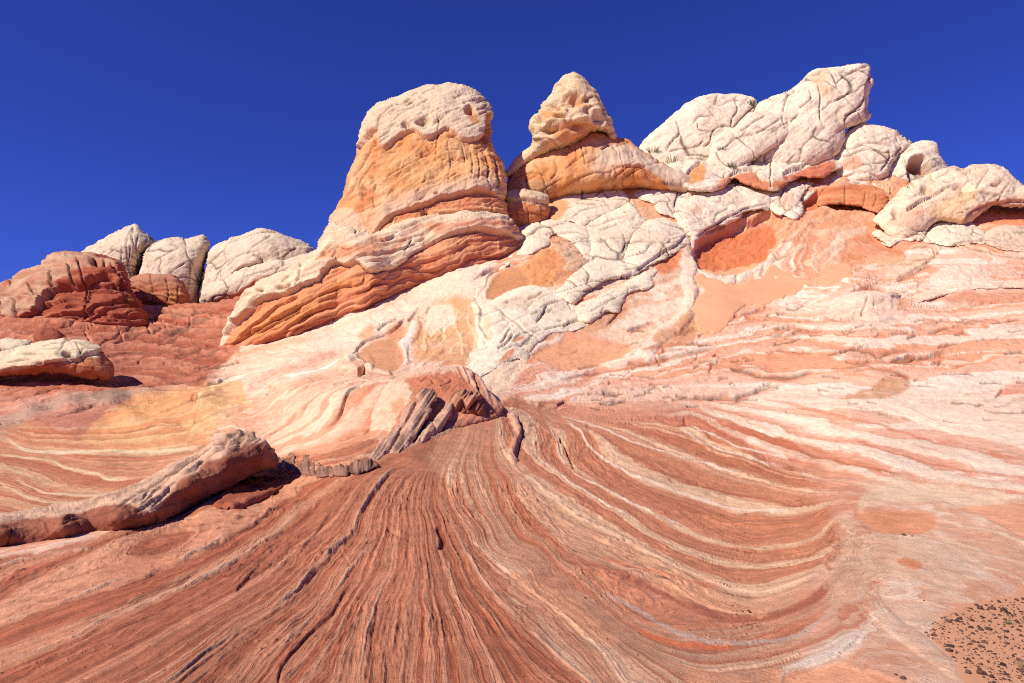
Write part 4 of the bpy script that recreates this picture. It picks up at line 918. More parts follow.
# ---------------------------------------------------------------- boulders on the left
def pillow(L):
    white_stone(L, .1, .5, C(240, 214, 176), 1.0, .3, poly=.7)
    lowm = L.mask([(-30, 376), (0, 372), (25, 368), (50, 362), (75, 362), (88, 352), (98, 356), (108, 352), (118, 372), (112, 390), (40, 385), (-30, 386)], 3)
    red_l = mixc(np.tile(C(170, 98, 66), (len(L.px), 1)), C(196, 128, 90), np.clip(.5 + fbm(L.P * 2, 4), 0, 1)); L.col = mixc(L.col, red_l, lowm)
    L.ledge([(-20, 374), (0, 371), (26, 366), (40, 368), (50, 361), (76, 360), (88, 352), (104, 350), (113, 362)], 14, 14, 1.2, .65)
    L.d -= .55 * np.exp(-(((L.px - 66) / 4.0) ** 2 + ((L.py - 353.5) / 3.4) ** 2) ** 2); L.d -= .15 * np.exp(-(((L.px - 38) / 5) ** 2 + ((L.py - 364) / 3) ** 2))
    L.groove([(76, 341), (80, 350), (84, 362)], 1.2, 5); L.groove([(40, 345), (58, 341), (76, 341), (92, 346)], 1, 4); L.groove([(80, 356), (100, 357)], 1, 3)
rock('sandstone_boulder', 'long cream boulder with a dark hole and brown undercut belly, resting on the red slope', 'boulder', [(-40, 352), (-15, 352), (0, 351), (20, 346), (38, 342), (58, 338.5), (76, 339), (92, 343), (102, 348), (107, 356), (113, 364), (114, 375), (109, 382), (96, 379), (60, 375), (25, 376), (0, 378), (-40, 380)], lambda x, y: 27.6 + .02 * (380 - y), 1.5, p=.42, full=True, look=pillow, lump=.6)
rock('sandstone_boulder', 'small cream boulder peeping over the left end of the long one', 'boulder', [(-40, 342), (-10, 340), (10, 338), (26, 339), (33, 345), (26, 354), (0, 360), (-40, 360)], 32, 1.2, full=True, look=lambda L: white_stone(L, 0, .6, C(238, 214, 178), .8, .3))
rock('sandstone_boulder', 'small rounded dark red boulder behind the cream boulders', 'boulder', [(24, 344), (30, 335), (38, 330), (50, 328), (60, 331), (66, 340), (60, 350), (40, 352)], 36, 1.0, full=True, look=lambda L: (red_stone(L, -.4, C(150, 78, 54), C(186, 112, 82), 1), L.paint([(8, 336), (20, 330), (32, 330), (30, 342), (14, 344)], C(206, 160, 120), .8, 3)))
# ---------------------------------------------------------------- the great butte
CAPLIP = [(340, 178), (350, 165), (357, 146), (366, 134), (376, 129), (379, 142), (384, 147), (392, 142), (404, 132), (414, 129), (424, 137), (436, 134), (446, 128), (454, 131), (462, 138), (474, 139), (483, 136), (490, 130), (496, 138)]
BASELIP = [(330, 238), (352, 240), (372, 236), (384, 222), (398, 213), (412, 208), (428, 203), (446, 198), (462, 194), (478, 190), (490, 191), (500, 197), (506, 200)]
def butte(L):
    white_stone(L, .62, .40, C(234, 206, 172), 1.5, .35, poly=.35)
    wall = L.mask([(330, 190)] + CAPLIP + [(512, 170), (512, 205)] + BASELIP[::-1] + [(320, 240)], 2.5)
    orange_stone(L, wall)
    L.col = mixc(L.col, C(222, 150, 112), L.mask([(366, 220), (380, 205), (400, 206), (440, 196), (480, 184), (500, 190), (470, 196), (420, 208), (390, 222)], 6) * .7)
    L.col = mixc(L.col, C(232, 176, 120), L.mask([(380, 150), (420, 150), (470, 150), (490, 160), (470, 180), (420, 186), (380, 184)], 12) * .45)
    base = L.mask([(320, 262), (330, 242)] + BASELIP + [(512, 215), (512, 250), (320, 300)], 2.0)
    L.col = mixc(L.col, mixc(np.tile(C(222, 142, 98), (len(L.px), 1)), C(236, 178, 126), np.clip(.5 + fbm(L.P * 1.1, 4), 0, 1)), base)
    L.paint([(316, 258), (322, 234), (338, 208), (350, 206), (362, 225), (372, 238), (366, 250), (340, 258)], C(226, 188, 154), .95, 6, .15)
    L.ledge(CAPLIP, 15, 30, 1.1, .6); L.ledge(BASELIP, 15, 24, 1.2, .55, lip=C(224, 184, 150))
    L.d -= np.clip((L.py - 150) * .004, 0, 1) * 0
    for g, w, dp in [([(437, 116), (438, 128), (436, 150), (434, 160)], 1.1, 6), ([(478, 152), (480, 170), (478, 182)], 1.4, 7), ([(486, 150), (489, 168), (488, 184)], 1.6, 9), ([(494, 158), (497, 175), (498, 188)], 1.8, 10), ([(471, 150), (472, 164), (470, 180)], 1.2, 6), ([(462, 144), (464, 160)], 1, 4), ([(425, 176), (420, 188), (416, 196)], 1.2, 4),
                     ([(352, 176), (362, 160), (366, 150), (372, 140)], 2.2, 12), ([(356, 186), (366, 172), (374, 160)], 1.8, 8), ([(346, 196), (354, 184), (358, 176)], 1.8, 8), ([(374, 208), (372, 198), (376, 184)], 1.2, 4), ([(376, 132), (380, 120), (386, 112), (394, 104)], 1.4, 6), ([(405, 158), (402, 170), (396, 178)], 1, 4), ([(386, 178), (400, 168), (420, 156), (432, 150)], 1.2, 6),
                     ([(380, 150), (398, 148)], 1, 4), ([(392, 232), (396, 218), (404, 212)], 1.2, 4), ([(420, 226), (424, 212), (422, 204)], 1.3, 6), ([(430, 232), (431, 215)], 1.0, 4), ([(492, 220), (494, 205)], 1.2, 5), ([(440, 160), (456, 158), (470, 160)], .9, 3), ([(448, 140), (450, 160), (448, 180)], .9, 3)]:
        L.groove(g, w, dp, C(120, 70, 44), .55)
    for c, rx, ry, dp in [((470, 111), 5, 4, 10), ((424, 123), 6, 4, 7), ((406, 125), 5, 3, 7), ((399, 103), 3, 2, 4), ((489, 128), 4, 9, 12), ((425, 211), 4, 4, 9), ((437, 194), 3, 2, 5), ((362, 192), 4, 8, 6), ((372, 142), 5, 3, 6)]:
        L.d -= dp * L.pix * np.exp(-(((L.wx - c[0]) / rx) ** 2 + ((L.wy - c[1]) / ry) ** 2) ** 2)
    L.paint([(466, 110), (474, 108), (478, 122), (472, 124)], C(224, 150, 88), .8, 2); L.paint([(484, 112), (491, 118), (492, 138), (485, 136)], C(206, 116, 62), .85, 2)
    for k in range(26):                                            # platy bedding of the cap, dipping left
        x = 385 + r3.rand() * 95; y = 92 + r3.rand() * 36; ln = 6 + 14 * r3.rand()
        L.groove([(x, y), (x + ln * .5, y - ln * .22), (x + ln, y - ln * .5)], .9, 5, CRACK, .55)
    st = np.interp(L.P[:, 2] - .12 * L.P[:, 0] + .2 * perlin(L.P * .6), SR3, TB3)
    L.d += base * .12 * st; L.col = mixc(L.col, C(196, 106, 70), base * np.clip(st, 0, 1) * .6)
    L.ledge([(380, 236), (400, 226), (430, 216), (455, 212), (490, 210), (506, 214)], 4, 8, 1, .5); L.ledge([(384, 248), (410, 236), (440, 228), (470, 226), (500, 228)], 4, 8, 1, .5)
rock('sandstone_butte', 'great rounded butte with a cream cap over an orange wall', 'rock butte', [(316, 262), (320, 242), (328, 222), (336, 208), (343, 196), (345, 180), (350, 168), (355, 154), (358, 140), (362, 126), (368, 113), (376, 105), (388, 99), (400, 95), (414, 89), (430, 84), (450, 83), (466, 86), (479, 93), (487, 101), (491, 112), (491, 122), (493, 131), (491, 139), (494, 148), (501, 158), (504, 168), (506, 182), (506, 200), (509, 222), (512, 250), (440, 268), (360, 285), (325, 285)],
     lambda x, y: 46.5 - .034 * (y - 83), 4.0, p=.29, full=True, back=1.4, look=butte, step=.85,
     parts=[('caprock', CAPLIP + [(520, 130), (520, 60), (330, 60), (330, 178)]), ('orange_wall', [(310, 190), (340, 178)] + CAPLIP + [(525, 150), (525, 205)] + BASELIP[::-1] + [(310, 235)]), ('banded_base', None)])
def small_block(L):
    orange_stone(L); st = np.interp(L.P[:, 2] + .2 * perlin(L.P), SR3, TB3); L.col = mixc(L.col, C(206, 116, 76), L.mask([(495, 208), (550, 206), (552, 235), (495, 235)], 8) * .5)
    L.paint([(500, 196), (510, 188), (546, 190), (552, 200), (545, 205), (520, 200), (502, 202)], C(226, 196, 160), .9, 2.5)
    L.ledge([(500, 201), (516, 199), (530, 199), (549, 204)], 9, 10, 1, .5); L.ledge([(502, 216), (525, 213), (549, 216)], 4, 8, 1, .5)
    for g in ([(503, 200), (504, 218), (504, 228)], [(528, 206), (527, 224)], [(540, 206), (541, 220)]): L.groove(g, 1.1, 5)
rock('sandstone_block', 'squat orange block with a pale rim, wedged beside the great butte', 'rock block', [(501, 200), (506, 191), (520, 189), (536, 191), (547, 194), (550, 205), (549, 222), (540, 229), (520, 232), (504, 230), (500, 215)], 43.0, 1.6, full=True, look=small_block)
# ---------------------------------------------------------------- the pinnacle
def pin_base(L):
    orange_stone(L, ang=.5)
    L.paint([(600, 158), (625, 142), (640, 148), (665, 164), (700, 178), (680, 190), (640, 168), (618, 166)], C(232, 202, 170), .9, 5); L.paint([(590, 165), (606, 158), (622, 160), (616, 172), (600, 176)], C(232, 198, 164), .7, 4); L.paint([(500, 200), (510, 182), (545, 184), (550, 200)], C(222, 174, 128), .7, 5)
    for g in ([(524, 176), (528, 190)], [(536, 164), (542, 180), (548, 194)], [(552, 158), (558, 168), (550, 180)], [(566, 168), (576, 160), (588, 152)], [(580, 145), (584, 158), (586, 164)], [(600, 150), (612, 146), (620, 154)], [(512, 178), (530, 174), (545, 176)]): L.groove(g, 1.1, 6, C(140, 84, 52), .6)
    L.ledge([(560, 192), (572, 180), (590, 174), (608, 172), (618, 168), (632, 166), (642, 168), (656, 178)], 8, 10, 1, .5)
def pin_head(L):
    white_stone(L, .5, .7, C(236, 204, 162), 1.2, .6, poly=.5)
    L.paint([(553, 122), (566, 96), (580, 94), (588, 104), (578, 108), (570, 100), (562, 112)], C(222, 170, 116), .9, 3); L.paint([(545, 134), (560, 124), (590, 122), (596, 130), (576, 140), (556, 140)], C(220, 148, 90), .85, 4, .3); L.paint([(544, 114), (552, 110), (556, 116), (548, 122)], C(222, 154, 92), .8, 3)
    for c, rx, ry, dp in [((574, 99), 14, 6, 9), ((550, 131), 9, 5, 11), ((578, 127), 12, 4, 7), ((600, 118), 5, 8, 7), ((538, 120), 4, 3, 9), ((553, 108), 8, 3, 10), ((560, 117), 6, 2, 9), ((604, 136), 5, 5, 6), ((588, 110), 4, 5, 6), ((565, 84), 4, 3, 5)]:
        L.d -= dp * L.pix * np.exp(-(((L.wx - c[0]) / rx) ** 2 + ((L.wy - c[1]) / ry) ** 2)) * (1 + .6 * perlin(L.P * 1.6))
    for g in ([(560, 95), (572, 90), (586, 96)], [(542, 112), (556, 106), (566, 110)], [(536, 140), (550, 136), (560, 144)], [(574, 120), (588, 116), (592, 124)], [(546, 122), (556, 118), (566, 120)], [(598, 108), (604, 120), (600, 130)]): L.ridge(g, 2.0, 4, C(232, 202, 162), .7)
    L.d += .09 * np.clip(ridged(L.P * .9, 3), -1, 1)
pin = bpy.data.objects.new('rock_pinnacle', None); scene.collection.objects.link(pin)
tag(pin, 'hollowed pointed pinnacle on an orange foot, second peak right of the great butte', 'rock pinnacle')
rock('orange_foot', None, None, [(503, 200), (507, 182), (509, 170), (520, 160), (540, 148), (565, 138), (590, 127), (604, 132), (616, 138), (628, 140), (638, 147), (652, 156), (668, 166), (692, 178), (690, 192), (650, 190), (620, 190), (580, 196), (550, 202), (520, 204)], lambda x, y: 47.5 - .02 * (y - 130), 3.0, p=.45, full=True, look=pin_base, parent=pin)
rock('hollowed_head', None, None, [(504, 176), (508, 167), (520, 155), (531, 145), (532, 138), (530, 130), (530, 120), (535, 115), (541, 113), (540, 105), (547, 98), (553, 89), (561, 78), (568, 73), (575, 72.5), (582, 77), (590, 85), (598, 95), (604, 107), (611, 118), (614, 128), (616, 139), (610, 139), (604, 133), (596, 131), (588, 134), (576, 143), (560, 149), (545, 155), (530, 164), (516, 172), (506, 178)], lambda x, y: 46.6 - .012 * (y - 100), 2.6, p=.40, full=True, look=pin_head, edge=1.8, parent=pin)
# ---------------------------------------------------------------- the red cliff and its white rim
CBX = [218, 262, 300, 338, 372, 400, 424, 448, 468, 500, 527]; CBY = [352, 348, 338, 326, 314, 300, 288, 280, 272, 266, 250]
RIM = [(222, 346), (230, 330), (240, 318), (250, 310), (258, 302), (270, 296), (284, 294), (297, 290), (303, 285), (318, 280), (322, 272), (335, 265), (348, 264), (358, 262), (364, 268), (372, 272), (384, 270), (398, 266), (412, 257), (425, 247), (436, 243), (446, 238), (456, 234), (470, 231), (484, 230), (500, 233), (514, 236), (524, 240)]
def cliff(L):
    red_stone(L, .42, C(210, 120, 82), C(234, 164, 118), 1.2, 1.0)
    L.paint([(228, 336), (250, 312), (290, 298), (330, 278), (372, 278), (400, 272), (350, 300), (300, 320), (250, 338)], C(226, 150, 92), .75, 8, .3); L.paint([(248, 346), (330, 318), (400, 288), (450, 262), (520, 256), (480, 276), (400, 302), (330, 326)], C(196, 112, 84), .6, 6, .2)
    up = L.mask(RIM + [(540, 230), (540, 200), (300, 200), (200, 320)], 1.6)
    wl = mixc(np.tile(C(242, 212, 176), (len(L.px), 1)), C(222, 186, 150), np.clip(.3 + fbm(L.P * 1.4, 4), 0, 1)); L.col = mixc(L.col, wl, up)
    # pinkish banded foot of the butte above the rim on the right
    L.paint([(375, 262), (400, 240), (430, 226), (512, 222), (522, 236), (500, 230), (470, 228), (440, 236), (420, 228), (400, 246)], C(214, 134, 94), .9, 4, .2)
    L.paint([(318, 262), (330, 246), (360, 246), (372, 240), (388, 240), (376, 254), (350, 258)], C(218, 142, 96), .8, 4, .4)
    L.ledge(RIM, 17, 26, 1.3, .5)
    L.ledge([(318, 262), (332, 248), (350, 250), (366, 244), (384, 240), (396, 234)], 7, 10, 1, .5)
    for g in ([(300, 262), (300, 275), (297, 288)], [(338, 250), (334, 262)], [(282, 282), (290, 276)], [(412, 240), (404, 254)], [(250, 308), (262, 296)], [(360, 226), (356, 234)]): L.groove(g, 1.3, 8)
    for c, rx, ry in (((280, 287), 4, 2.5), ((286, 288), 2.5, 2), ((262, 292), 3, 2), ((290, 287), 2, 2)): L.d -= 9 * L.pix * np.exp(-(((L.wx - c[0]) / rx) ** 2 + ((L.wy - c[1]) / ry) ** 2) ** 2)
    for pts, h in [([(240, 338), (258, 322), (272, 308), (286, 300), (300, 296)], 9), ([(232, 344), (256, 330), (284, 316), (300, 306)], 8), ([(250, 336), (272, 326), (300, 310)], 6), ([(318, 302), (334, 296), (352, 282)], 5), ([(294, 322), (312, 312), (336, 306)], 7), ([(320, 296), (340, 288), (362, 282), (364, 274)], 7), ([(370, 286), (386, 276), (394, 268)], 5), ([(376, 296), (400, 280), (430, 262), (446, 254)], 6), ([(300, 334), (340, 318), (388, 302)], 5), ([(404, 288), (440, 268), (470, 256)], 4), ([(440, 254), (460, 246), (474, 242)], 4), ([(260, 342), (300, 328), (350, 310)], 4), ([(430, 272), (470, 262), (514, 252)], 4)]:
        L.ledge(pts, h, 9, 1, .55)
rock('sandstone_cliff', 'long red striped cliff under a drooping cream rim, below the great butte', 'rock cliff', [(218, 352), (222, 340), (230, 322), (238, 304), (248, 292), (264, 280), (284, 270), (304, 260), (316, 252), (322, 240), (332, 224), (350, 228), (372, 234), (400, 222), (440, 214), (500, 214), (512, 222), (522, 234), (527, 246), (518, 258), (500, 266), (484, 270), (468, 272), (448, 280), (424, 288), (400, 300), (372, 314), (338, 326), (300, 338), (262, 348), (236, 354)],
     lambda x, y: groundD(x, np.interp(x, CBX, CBY)) + .022 * (np.interp(x, CBX, CBY) - y) + 1.95, 2.0, p=.34, back=1.0, full=True, look=cliff, step=.85,
     parts=[('white_rim', RIM + [(540, 236), (540, 190), (300, 190), (190, 330)]), ('red_face', None)])
# ---------------------------------------------------------------- lobes of the middle slope
def lobe(label, poly, T=1.0, D=-.1, ang=.3, crack=.42, extra=None, tone=None, name='sandstone_dome', cat='rock dome', p=.40, warm=.4, polyc=1.0, bed=1.0, under=None):
    def f(L):
        white_stone(L, ang, crack, tone, bed, warm, poly=polyc)
        if under is not None:                                       # iron-stained belly along the lower edge
            k = sstep(.62, .2, L.h) * sstep(0, 1, (L.py - np.interp(L.px, *under))); L.col = mixc(L.col, C(210, 140, 98), k * .8)
        if extra: extra(L)
    pp = np.array(poly, float); cc = pp.mean(0); v = pp - cc; pp = cc + v * (1 + 1.6 / (np.linalg.norm(v, axis=1)[:, None] + 1))
    return rock(name, label, cat, pp, D, T * .72, p=p, follow=True, look=f, back=.6)
lobe('broad cream lobe of cracked sheets below the pinnacle foot', [(548, 196), (560, 186), (575, 179), (596, 175), (616, 181), (624, 193), (629, 202), (614, 210), (600, 216), (584, 225), (570, 221), (556, 220), (548, 214)], 1.3,
     extra=lambda L: (L.paint([(548, 200), (560, 198), (568, 204), (562, 216), (552, 222), (544, 216)], C(222, 158, 106), .9, 3), [L.groove(g, 1, 5) for g in ([(594, 196), (602, 192), (604, 186), (600, 180)], [(572, 218), (584, 210), (598, 206)], [(576, 204), (596, 204)])]))
lobe('smooth cream lobe under the cracked sheets, right of the arched overhang', [(587, 226), (600, 215), (616, 209), (629, 202), (636, 208), (640, 216), (645, 221), (640, 229), (631, 236), (626, 248), (621, 259), (606, 261), (592, 260), (591, 244)], 1.2, extra=lambda L: (L.groove([(624, 232), (626, 242), (622, 252)], 1, 5), L.groove([(592, 228), (606, 222), (624, 216)], .8, 4)))
lobe('plump cream lobe with a scalloped lower edge, left of the twisting pale rib', [(627, 252), (633, 236), (644, 223), (660, 219), (676, 224), (684, 232), (689, 244), (683, 250), (670, 256), (656, 262), (644, 270), (632, 275), (625, 264)], 1.4,
     extra=lambda L: (L.ledge([(634, 272), (648, 262), (664, 252), (678, 244), (686, 236)], 7, 9, 1, .5), L.groove([(660, 256), (664, 246), (672, 238)], .9, 4)))
lobe('arched cream overhang curling over a smooth orange hollow', [(510, 234), (524, 227), (540, 222), (566, 220), (588, 227), (592, 238), (592, 250), (590, 260), (582, 258), (574, 246), (562, 238), (551, 237), (549, 245), (538, 251), (530, 255), (521, 256), (508, 266), (500, 270), (504, 262), (514, 252), (524, 246), (521, 240)], 1.0, p=.5,
     extra=lambda L: (L.groove([(545, 236), (556, 232), (572, 232), (586, 236)], 1, 5), L.groove([(524, 236), (540, 228), (560, 226)], .8, 4)), name='rock_overhang', cat='rock overhang')
lobe('grey-cream shell with stripes lining the back of the orange hollow', [(550, 242), (560, 239), (572, 244), (582, 256), (592, 262), (586, 266), (570, 272), (560, 276), (566, 262), (558, 252)], .5, tone=C(224, 178, 138), name='rock_shell', cat='rock shell', warm=.6)
lobe('slanting cream tongue with a brown underside, above the big white mass', [(556, 292), (566, 282), (580, 270), (592, 262), (604, 260), (622, 260), (630, 265), (634, 273), (628, 278), (612, 279), (600, 285), (588, 292), (580, 300), (574, 303), (562, 298)], 1.2, extra=lambda L: L.ledge([(584, 293), (600, 284), (616, 278), (632, 274)], 9, 9, 1, .5), name='rock_tongue', cat='rock tongue')
lobe('big white mass with an incised top, in the middle of the slope', [(468, 374), (467, 362), (474, 348), (480, 334), (477, 318), (472, 304), (476, 299), (486, 303), (497, 299), (515, 290), (532, 287), (546, 289), (562, 293), (572, 301), (578, 311), (588, 315), (592, 320), (588, 325), (575, 331), (552, 334), (540, 341), (532, 349), (526, 361), (518, 358), (506, 362), (494, 370), (480, 376)], .75,
     tone=C(252, 228, 196), extra=lambda L: ([L.groove(g, 1.3, 9) for g in ([(500, 310), (514, 320), (526, 330), (540, 340)], [(536, 322), (544, 312), (548, 304)], [(505, 302), (522, 299), (534, 297), (544, 292)], [(556, 292), (568, 302), (572, 310)], [(545, 330), (570, 323), (588, 320)], [(500, 342), (506, 334), (512, 327)], [(498, 348), (508, 340), (514, 334)])],
     L.paint([(500, 305), (520, 296), (545, 292), (540, 300), (520, 306)], C(232, 198, 160), .6, 4), L.ridge([(470, 302), (479, 312), (478, 326), (484, 340)], 3, 6), L.paint([(484, 320), (490, 318), (492, 336), (486, 342)], C(240, 196, 150), .6, 3), L.paint([(512, 340), (524, 336), (524, 339), (514, 342)], C(224, 140, 100), .9, 1), L.paint([(498, 362), (508, 350), (516, 349), (512, 356), (504, 361)], C(230, 154, 112), .9, 1.5),
     L.ledge([(498, 352), (510, 346), (524, 345)], 5, 5, 1, .6)), polyc=.3, ang=.6)
lobe('pale limb stretched up to the right from the big white mass', [(574, 310), (584, 302), (600, 295), (618, 287), (636, 277), (650, 270), (657, 270), (652, 278), (653, 286), (646, 290), (634, 291), (628, 296), (622, 304), (620, 311), (612, 311), (606, 311), (596, 320), (586, 322), (578, 318)], 1.0,
     extra=lambda L: ([L.groove(g, 1, 4) for g in ([(600, 314), (606, 304), (618, 296)], [(622, 300), (628, 292), (628, 286)], [(588, 312), (606, 302), (626, 292)])], L.paint([(616, 306), (624, 298), (630, 302), (626, 314)], C(224, 188, 150), .6, 3)), name='rock_limb', cat='rock limb', polyc=.5, p=.5)
# ---------------------------------------------------------------- the right massif
def gr(*gs, w=1.1, d=6):
    return lambda L: [L.groove(g, w, d) for g in gs]
mass = bpy.data.objects.new('sandstone_massif', None); scene.collection.objects.link(mass)
tag(mass, 'high cream massif of cracked pillows crowned by a leaning horn, right of the pinnacle', 'rock massif')
def mpart(name, poly, D, T, look, p=.31, full=True, follow=False, edge=1.2):
    q_ = np.array(poly, float); v_ = q_ - q_.mean(0)
    if follow or name in ('cream_band', 'upper_sheet'): poly = q_.mean(0) + v_ * (1 + 1.5 / (np.linalg.norm(v_, axis=1)[:, None] + 1))
    return rock(name, None, None, poly, D, T, p=p, full=full, follow=follow, look=look, parent=mass, back=1.8, edge=edge)
def wl(ang, crack, *gs, tone=None, ex=None):
    def f(L):
        white_stone(L, ang, crack, tone or C(250, 226, 196), .9, .25)
        for g in gs: L.groove(g, 1.2, 8)
        if ex: ex(L)
    return f
mpart('horn', [(745, 160), (748, 125), (757, 106), (768, 99), (788, 91), (800, 82), (812, 70), (825, 68), (845, 66), (867, 64), (870, 66), (870, 74), (873, 80), (870, 92), (868, 108), (871, 114), (866, 121), (852, 126), (846, 132), (842, 150), (820, 165), (780, 170)], lambda x, y: 55.2 - .045 * (y - 66) + .012 * np.clip(x - 850, 0, 99), 2.4,
      wl(.7, .36, [(790, 92), (786, 100), (784, 110)], [(818, 84), (821, 100), (820, 114), (822, 124)], [(846, 132), (848, 118), (862, 100), (866, 84)], [(836, 84), (848, 74), (866, 66)], [(846, 116), (860, 108)], [(800, 108), (812, 100), (810, 90)], [(790, 120), (800, 112)], [(830, 104), (850, 92)],
         ex=lambda L: ([L.paint(q, C(222, 184, 140), .8, 3, .3) for q in ([(810, 76), (820, 70), (830, 70), (826, 80), (816, 84)], [(820, 84), (832, 88), (832, 96), (820, 92)])], L.ledge([(868, 118), (864, 104), (866, 86), (869, 68)], 9, 12, 1, .7))))
mpart('left_dome', [(638, 152), (642, 143), (654, 131), (668, 119), (682, 107), (698, 97), (714, 94), (738, 94), (750, 97), (757, 103), (754, 112), (746, 124), (742, 140), (730, 156), (700, 170), (668, 172), (648, 164)], lambda x, y: 54.2 - .05 * (y - 95), 1.7,
      wl(.6, .33, [(756, 104), (748, 112), (740, 120), (734, 126), (722, 126), (714, 132), (710, 142), (702, 146)], [(676, 122), (680, 132), (672, 142), (666, 152)], [(698, 122), (700, 130), (712, 132)], [(736, 98), (738, 108), (732, 118)], [(668, 152), (690, 146), (704, 140)], [(732, 118), (731, 126)]))
mpart('middle_pillow', [(708, 168), (711, 148), (716, 137), (726, 130), (737, 126), (744, 116), (756, 111), (772, 112), (784, 116), (791, 126), (790, 134), (782, 142), (774, 148), (765, 153), (752, 162), (735, 172)], lambda x, y: 51.6 - .05 * (y - 110), 1.1,
      wl(.7, .5, [(740, 130), (752, 124), (766, 114)], [(756, 134), (768, 126), (780, 118)], [(724, 146), (736, 138), (756, 134)], [(766, 114), (756, 112)]))
mpart('right_shoulder', [(832, 172), (838, 145), (848, 131), (860, 121), (872, 125), (888, 127), (900, 132), (908, 139), (912, 144), (903, 152), (896, 160), (888, 174), (880, 182), (862, 184), (842, 182)], lambda x, y: 53.4 - .05 * (y - 120), 1.8,
      wl(.35, .5, [(838, 142), (850, 148), (868, 144), (884, 142)], [(842, 156), (866, 150), (890, 152)], [(896, 136), (902, 148), (896, 156)], [(880, 172), (890, 158), (888, 150)], ex=lambda L: (L.paint([(840, 158), (856, 154), (862, 166), (846, 170)], C(228, 168, 132), .8, 5), L.ledge([(842, 178), (858, 172), (872, 174), (884, 180)], 10, 8, 1, .5))))
mpart('alcove_block', [(878, 190), (884, 176), (893, 161), (902, 151), (913, 143), (926, 140), (934, 141), (937, 146), (941, 156), (949, 167), (944, 176), (930, 182), (912, 186), (900, 192)], lambda x, y: 52.4 - .03 * (y - 140), 1.5,
      wl(.4, .6, ex=lambda L: (L.paint([(909, 178), (910, 162), (916, 156), (924, 157), (932, 168), (932, 176), (920, 182)], C(216, 132, 84), 1, 1.5), L.__setattr__('d', L.d - 24 * L.pix * L.mask([(909, 180), (910, 162), (916, 156), (925, 157), (932, 168), (933, 176), (920, 184)], 1.5)), L.groove([(909, 178), (909, 168), (904, 158)], 1.2, 6), L.paint([(884, 176), (890, 176), (904, 180), (900, 190), (886, 196)], C(204, 132, 70), .8, 2))))
mpart('cream_band', [(648, 176), (660, 166), (684, 158), (706, 150), (716, 156), (726, 150), (746, 151), (766, 152), (782, 140), (800, 130), (824, 126), (840, 134), (846, 150), (842, 166), (832, 172), (818, 178), (800, 178), (786, 184), (772, 190), (748, 184), (736, 178), (726, 186), (712, 192), (694, 190), (680, 186), (664, 184)], lambda x, y: groundD(x, y) - 1.0, 1.5,
      wl(.15, .45, [(771, 156), (771, 172), (771, 188)], [(736, 170), (740, 158), (736, 150)], [(670, 186), (672, 172)], [(780, 146), (806, 138), (836, 136)], [(786, 166), (810, 150), (830, 144)], [(660, 162), (700, 158), (736, 160)], [(790, 172), (820, 158)], [(744, 164), (770, 164)],
         ex=lambda L: ([L.paint(q, c, .95, 2, .1) for q, c in (([(688, 182), (690, 170), (700, 162), (706, 168), (704, 178), (694, 184)], C(224, 152, 92)), ([(732, 184), (738, 174), (752, 172), (764, 178), (772, 186), (760, 190)], C(216, 130, 86)), ([(716, 188), (724, 176), (732, 178), (732, 190)], C(226, 152, 112)), ([(782, 176), (806, 168), (830, 160), (836, 168), (820, 178), (800, 182)], C(208, 116, 82)), ([(772, 188), (774, 180), (790, 180), (786, 188)], C(206, 124, 84)))],
                       L.ledge([(730, 176), (738, 171), (750, 170), (760, 174), (764, 180)], 12, 8, 1, .8), L.ledge([(782, 174), (792, 168), (806, 166), (826, 160)], 9, 8, 1, .6), L.ledge([(686, 178), (692, 166), (702, 162)], 6, 6, 1, .6))), p=.36)
mpart('lower_apron', [(674, 212), (678, 197), (690, 189), (710, 186), (738, 184), (771, 186), (772, 200), (769, 211), (755, 211), (742, 215), (728, 223), (714, 228), (700, 238), (694, 241), (690, 234), (681, 226)], -.3, 1.5,
      wl(.3, .4, [(680, 198), (700, 194), (712, 196)], [(700, 234), (724, 220), (748, 208), (768, 204)], ex=lambda L: (L.ledge([(694, 238), (712, 226), (736, 216), (768, 208)], 6, 9, 1, .5), L.paint([(686, 208), (700, 206), (702, 212), (690, 212)], C(226, 176, 140), .6, 3))), full=False, follow=True)
mpart('side_apron', [(634, 194), (648, 187), (664, 185), (677, 187), (678, 204), (676, 219), (668, 215), (658, 211), (652, 203), (640, 199)], -.2, .9, wl(.2, .5, [(676, 190), (676, 204), (676, 216)], [(654, 196), (666, 192)]), full=False, follow=True)
mpart('upper_sheet', [(632, 150), (642, 152), (656, 160), (670, 168), (672, 178), (668, 182), (656, 178), (646, 172), (636, 168), (626, 160)], lambda x, y: 51.6 - .04 * (y - 150), 1.0, wl(.4, .6, [(652, 160), (640, 166)], [(664, 178), (664, 168)], [(654, 160), (652, 164)]))
mpart('alcove_lip', [(770, 205), (772, 188), (786, 184), (802, 180), (812, 184), (806, 190), (800, 200), (803, 212), (796, 218), (786, 216), (776, 213)], -.2, 1.0, wl(.8, .8, [(784, 188), (780, 200), (788, 212)], ex=lambda L: L.paint([(776, 200), (786, 192), (796, 196), (790, 210)], C(228, 176, 140), .6, 4)), full=False, follow=True)
mpart('alcove_roof', [(810, 188), (822, 180), (838, 176), (850, 178), (868, 179), (884, 184), (890, 192), (882, 192), (868, 188), (848, 187), (832, 186), (820, 190), (806, 202), (802, 198)], -1.0, 1.1, wl(.1, .6), full=False, follow=True)
def red_alc(L):
    red_stone(L, .1, C(214, 124, 82), C(230, 156, 108), .8)
    for g in ([(845, 186), (846, 202)], [(866, 190), (862, 206)], [(876, 196), (872, 208)]): L.groove(g, 1, 5)
